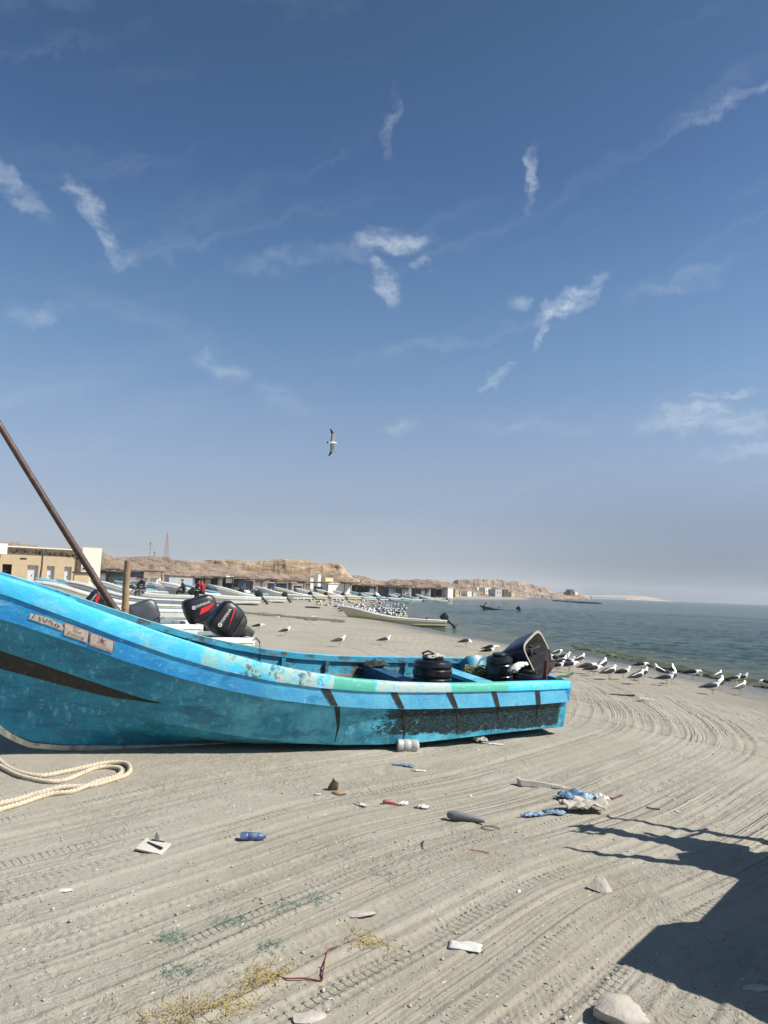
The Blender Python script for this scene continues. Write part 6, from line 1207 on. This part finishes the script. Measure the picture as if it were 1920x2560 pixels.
def strands(name, pix, n, length, r, material, label, cat_, seed, spread=.08, kind=None, wig=.03, lift=.02, direct=None):
    rr_ = random.Random(seed); b = MB(); P = [on_ground(x, y) for x, y in pix]; o0 = P[0].copy()
    for k in range(n):
        q = rr_.random() * (len(P) - 1); i = int(q); c_ = P[i].lerp(P[min(i + 1, len(P) - 1)], q - i) + Vector((rr_.gauss(0, spread), rr_.gauss(0, spread), 0)); a = rr_.gauss(direct, .6) if direct is not None else rr_.uniform(0, 6.28); L_ = length * rr_.uniform(.4, 1.3); pts = []; p = c_.copy()
        for j in range(8): pts.append(Vector((p.x - o0.x, p.y - o0.y, gz(p.x, p.y) - o0.z + r + lift * rr_.random() * (1 if 0 < j < 7 else .2))) if j % 3 == 0 or True else 0); p += Vector((math.cos(a), math.sin(a), 0)) * L_ / 7; a += rr_.gauss(0, wig * 15)
        b.tube(pts, r, 4)
    o = b.build(name, material, None, sharp=None); o.location = o0; tag(o, label, cat_)
    if kind: o['kind'] = kind
    return o
M_straw = mat("yellow_straw_fibre", (.40, .31, .12), .8, .25, 20); M_gnet = mat("faded_green_net_fibre", (.12, .22, .19), .9, .3, 20)
strands("net_fibres", [(350, 2560), (450, 2548), (540, 2530), (600, 2490), (640, 2455), (680, 2440)], 150, .13, .0013, M_straw, "tangle of yellow straw-like net fibres at the bottom edge", "net fibres", 3, .05, 'stuff', .03, .03, .7)
strands("net_fibres", [(860, 2365), (905, 2350), (880, 2378), (925, 2350)], 26, .13, .0016, M_straw, "wisps of yellow fibre right of the dark red string", "net fibres", 4, .03, 'stuff', .02, .02, .5)
for i, (pix, n_, lb) in enumerate([([(700, 2270), (760, 2255), (820, 2238)], 60, "uppermost faded green patch of net fibre"), ([(560, 2310), (600, 2300)], 34, "middle faded green patch of net fibre"), ([(412, 2350), (440, 2338)], 44, "left dark green tangle of net fibre"), ([(405, 2435), (470, 2425), (560, 2400)], 46, "lowest faint green line of net fibre"), ([(660, 2368), (690, 2362)], 26, "small green wisp of net fibre above the red string"), ([(965, 2190), (985, 2195)], 18, "faint green wisp near the centre of the sand")]):
    strands("net_fibres", pix, int(n_ * 1.3), .06, .0010, M_gnet, lb, "net fibres", 10 + i, .04, 'stuff', .06, .012)
def string(name, pix, r, material, label): P = [on_ground(x, y) for x, y in pix]; C_ = catmull([[p.x, p.y, p.z + r + .004] for p in P], len(P) * 8); o0 = Vector(C_[0]); b = MB(); b.tube([Vector(p) - o0 for p in C_], r, 6); o = b.build(name, material); o.location = o0; return tag(o, label, "string")
string("string", [(683, 2438), (712, 2450), (760, 2450), (802, 2456), (806, 2440), (812, 2405), (820, 2380), (842, 2371)], .0035, mat("dark_red_cord", (.14, .02, .02), .8), "thin dark red string bent at a right angle on the near sand")
string("string", [(1052, 2112), (1060, 2104), (1056, 2114), (1058, 2124)], .003, M_tar, "tiny black twisted wire left of the ring"); string("string", [(1175, 2126), (1200, 2130), (1222, 2136)], .003, mat("orange_red_thread", (.4, .08, .04), .8), "short orange-red thread on the sand below the ring")
string("string", [(1520, 1995), (1532, 1999), (1545, 1994), (1556, 1990)], .006, mat("dark_red_cord", (.14, .02, .02), .8), "dark red twig with a white end above the pile"); string("string", [(1616, 2021), (1632, 2025), (1650, 2026)], .007, mat("reddish_bark", (.22, .07, .04), .8), "small reddish stick inside the tyre arc")
# twigs and dark crumbs
def bits(name, n, box, label, seed, material, lo, hi, cat_, along=None):
    rr_ = random.Random(seed); b = MB(); o0 = on_ground((box[0] + box[2]) / 2, (box[1] + box[3]) / 2)
    for k in range(n):
        x, y = rr_.uniform(box[0], box[2]), box[1] + (box[3] - box[1]) * rr_.random() ** 1.3; P = on_ground(x, y); s_ = rr_.uniform(lo, hi); a = rr_.gauss(.6, .7); V, F = rock_mesh(1, (s_ * rr_.uniform(1, 3.2), s_ * .6, s_ * .5), rr_.randint(0, 9999), .6); Rm = Matrix.Rotation(a, 3, 'Z'); b.add([Rm @ v + P - o0 + Vector((0, 0, s_ * .2)) for v in V], F)
    o = b.build(name, material, None, smooth=False); o.location = o0; tag(o, label, cat_, kind='stuff'); return o
bits("twig_litter", 420, (-40, 1880, 1960, 2620), "dark crumbs of shell, twig and weed strewn over the near sand", 5, mat("dark_crumb", (.06, .05, .04), .9), .002, .0065, "debris")
bits("shell_grit", 420, (-40, 1880, 1960, 2620), "pale crumbs of shell strewn over the near sand", 6, mat("pale_shell", (.60, .56, .48), .8), .0015, .006, "debris")
bits("beach_litter", 120, (640, 1508, 1900, 1850), "dark specks scattered over the farther sand", 7, mat("dark_crumb", (.06, .05, .04), .9), .004, .014, "debris")
def crumbs(n, seed):
    rr_ = random.Random(seed); b = MB(); o0 = on_ground(960, 2200); bases = [rock_mesh(1, (1, .8, .6), k) for k in range(6)]
    tb = [.38, .16, -.45, -.74, -1.22, -1.75, -2.05, .78, -2.35, 1.15, -2.75, 1.6]
    for k in range(n):
        x, y = rr_.uniform(-30, 1950), 1860 + 760 * rr_.random() ** 1.25; P = on_ground(x, y); s_ = rr_.uniform(.003, .0085) * (1 if rr_.random() < .93 else 1.9); V, F = bases[k % 6]; a = rr_.uniform(0, 6.3); ca, sa = math.cos(a) * s_, math.sin(a) * s_
        b.add([(v.x * ca - v.y * sa + P.x - o0.x, v.x * sa + v.y * ca + P.y - o0.y, v.z * s_ + P.z - o0.z + s_ * .3) for v in V], F)
    o = b.build("sand_crumbs", mat("crumbled_sand", SAND_B, .95, .2, 30), None, smooth=False); o.location = o0; return tag(o, "crumbs of broken sand thrown up along the tyre marks", "sand", kind='stuff')
crumbs(2600, 9)
for i, (x, y, lb) in enumerate([(700, 1513, "pale scrap left of the flock"), (722, 1509, "white speck of litter near the long white skiff"), (694, 1545, "white crumpled litter below the dark weed line"), (672, 1507, "pale scrap under the white skiff's motor"), (783, 1543, "white scrap beside the weed line"), (560, 1490, "tiny pale scrap by the boats")]):
    crumple("litter_scrap", sheetM(x, y, 15 * i, 0), .28, .12, .08, M_rag, lb, "litter", 70 + i, 9)
b = MB(); b.box((0, 0, .06), (1.0, .25, .14)); b.box((.6, .1, .05), (.5, .2, .1)); o = b.build("dark_box", M_tar, None, smooth=False); place(o, 777, 1520, 5); tag(o, "dark low box on the sand left of the cream skiff's bow", "box")
# weed line on the far sand
b = MB(); rr_ = random.Random(16); o0 = on_ground(750, 1545)
for k in range(260):
    q = rr_.random(); px_ = 590 + 260 * q; cy = 1531 + 22 * q; P = on_ground(px_, cy + rr_.gauss(0, 1.5)); s_ = rr_.uniform(.10, .35); V, F = rock_mesh(1, (s_ * 1.8, s_ * .9, s_ * .12), rr_.randint(0, 9999), .9); b.add([v + P - o0 for v in V], F)
o = b.build("dry_weed_line", mat("dry_brown_weed", (.13, .10, .07), .9, .4, 3)); o.location = o0; tag(o, "thin dark line of dry weed across the sand towards the cream skiff", "weed", kind='stuff')

# ------------------------------------------------------------------ made-up boat beyond the right edge, shaped to cast the near sand's shadow
def shadow_src(px, py, h):                # the point at height h over the sand that shades a photo pixel
    P = on_ground(px, py); k = h / math.tan(R(SUN_EL)); return Vector((P.x + SUN_AZ.x * k, P.y + SUN_AZ.y * k, P.z + h))
sc_ = 1.35; hg = .697 * sc_ + .12 * sc_ + .12
A_ = shadow_src(1541, 2413, hg); B_ = shadow_src(1793, 2180, hg)
e_ = (B_ - A_); e_.z = 0; e_.normalize(); mid = A_ + e_ * (.87 * sc_); bw = Vector((e_.y, -e_.x, 0))
_o, M_sh = skiff_at('white', mid.x, mid.y, gz(mid.x, mid.y) + .12, math.degrees(math.atan2(bw.y, bw.x)), "invented white skiff just outside the right of the picture, added to cast the near shadow", sc_, group=None, name="shadow_skiff", zs=1.0)  # unseen skiff, made up for the shadow it throws
for i, (x, y, h_, r_) in enumerate([(1890, 2168, 1.35, .5)]):  # unseen heap added to fill out the shadow's upper part
    V, F = rock_mesh(2, (r_, r_ * .8, r_ * .7), 44, .3); o = mesh('shadow_net_heap', V, F, M_net); o.location = shadow_src(x, y, h_); tag(o, 'heap of dark nets added on the invented skiff to widen its cast shadow', 'nets')
def between(name, p, q, r, material, label, cat_):
    b = MB(); v = q - p; b.tube([v * k / 5 + Vector((0, 0, .015 * math.sin(k * 1.7))) for k in range(6)], r, 8); o = b.build(name, material); o.location = p; return tag(o, label, cat_)
between("shadow_pole", shadow_src(1407, 2118, 1.75), shadow_src(1900, 2182, 1.15), [.010, .03, .045, .05, .05, .05], M_wood, "lower wooden pole added on the invented skiff to cast the lower shadow streak", "pole")  # unseen poles added for the thin streaks of the shadow
between("shadow_pole", shadow_src(1515, 2040, 2.0), shadow_src(2060, 2128, 1.2), [.022, .03, .04, .05, .055, .06], M_wood, "upper wooden pole added on the invented skiff to cast the upper shadow streak", "pole")
T_ = shadow_src(1436, 2054, 1.95); Cw = shadow_src(1800, 2112, 1.25); zz = (Cw - T_).normalized(); yy = Vector((SUN_DIR)).cross(zz).normalized(); xx = yy.cross(zz); L_ = (Cw - T_).length / 1.36
outboard("outboard_motor", Matrix(((yy.x, -xx.x, zz.x, T_.x + zz.x * L_), (yy.y, -xx.y, zz.y, T_.y + zz.y * L_), (yy.z, -xx.z, zz.z, T_.z + zz.z * L_), (0, 0, 0, 1))), 0, "black outboard added on the invented skiff to cast the middle shadow prong", L_ * 1.0)  # unseen motor added for the widening prong of the shadow
# ------------------------------------------------------------------ air
b = MB(); b.box((1600, 2500, 70), (13000, 12400, 150)); hz = b.build("haze", None or bpy.data.materials.new("sea_haze"), None, smooth=False); tag(hz, kind='stuff')
hm = hz.data.materials[0]; hm.use_nodes = True; nt_ = hm.node_tree; nt_.nodes.clear(); g = G(nt_)
vol = g.n('ShaderNodeVolumePrincipled', {'Color': (.86, .88, .93, 1), 'Density': .00012, 'Anisotropy': .3}); o_ = g.n('ShaderNodeOutputMaterial'); nt_.links.new(vol.outputs[0], o_.inputs['Volume'])
hm.cycles.homogeneous_volume = True if hasattr(hm.cycles, 'homogeneous_volume') else None
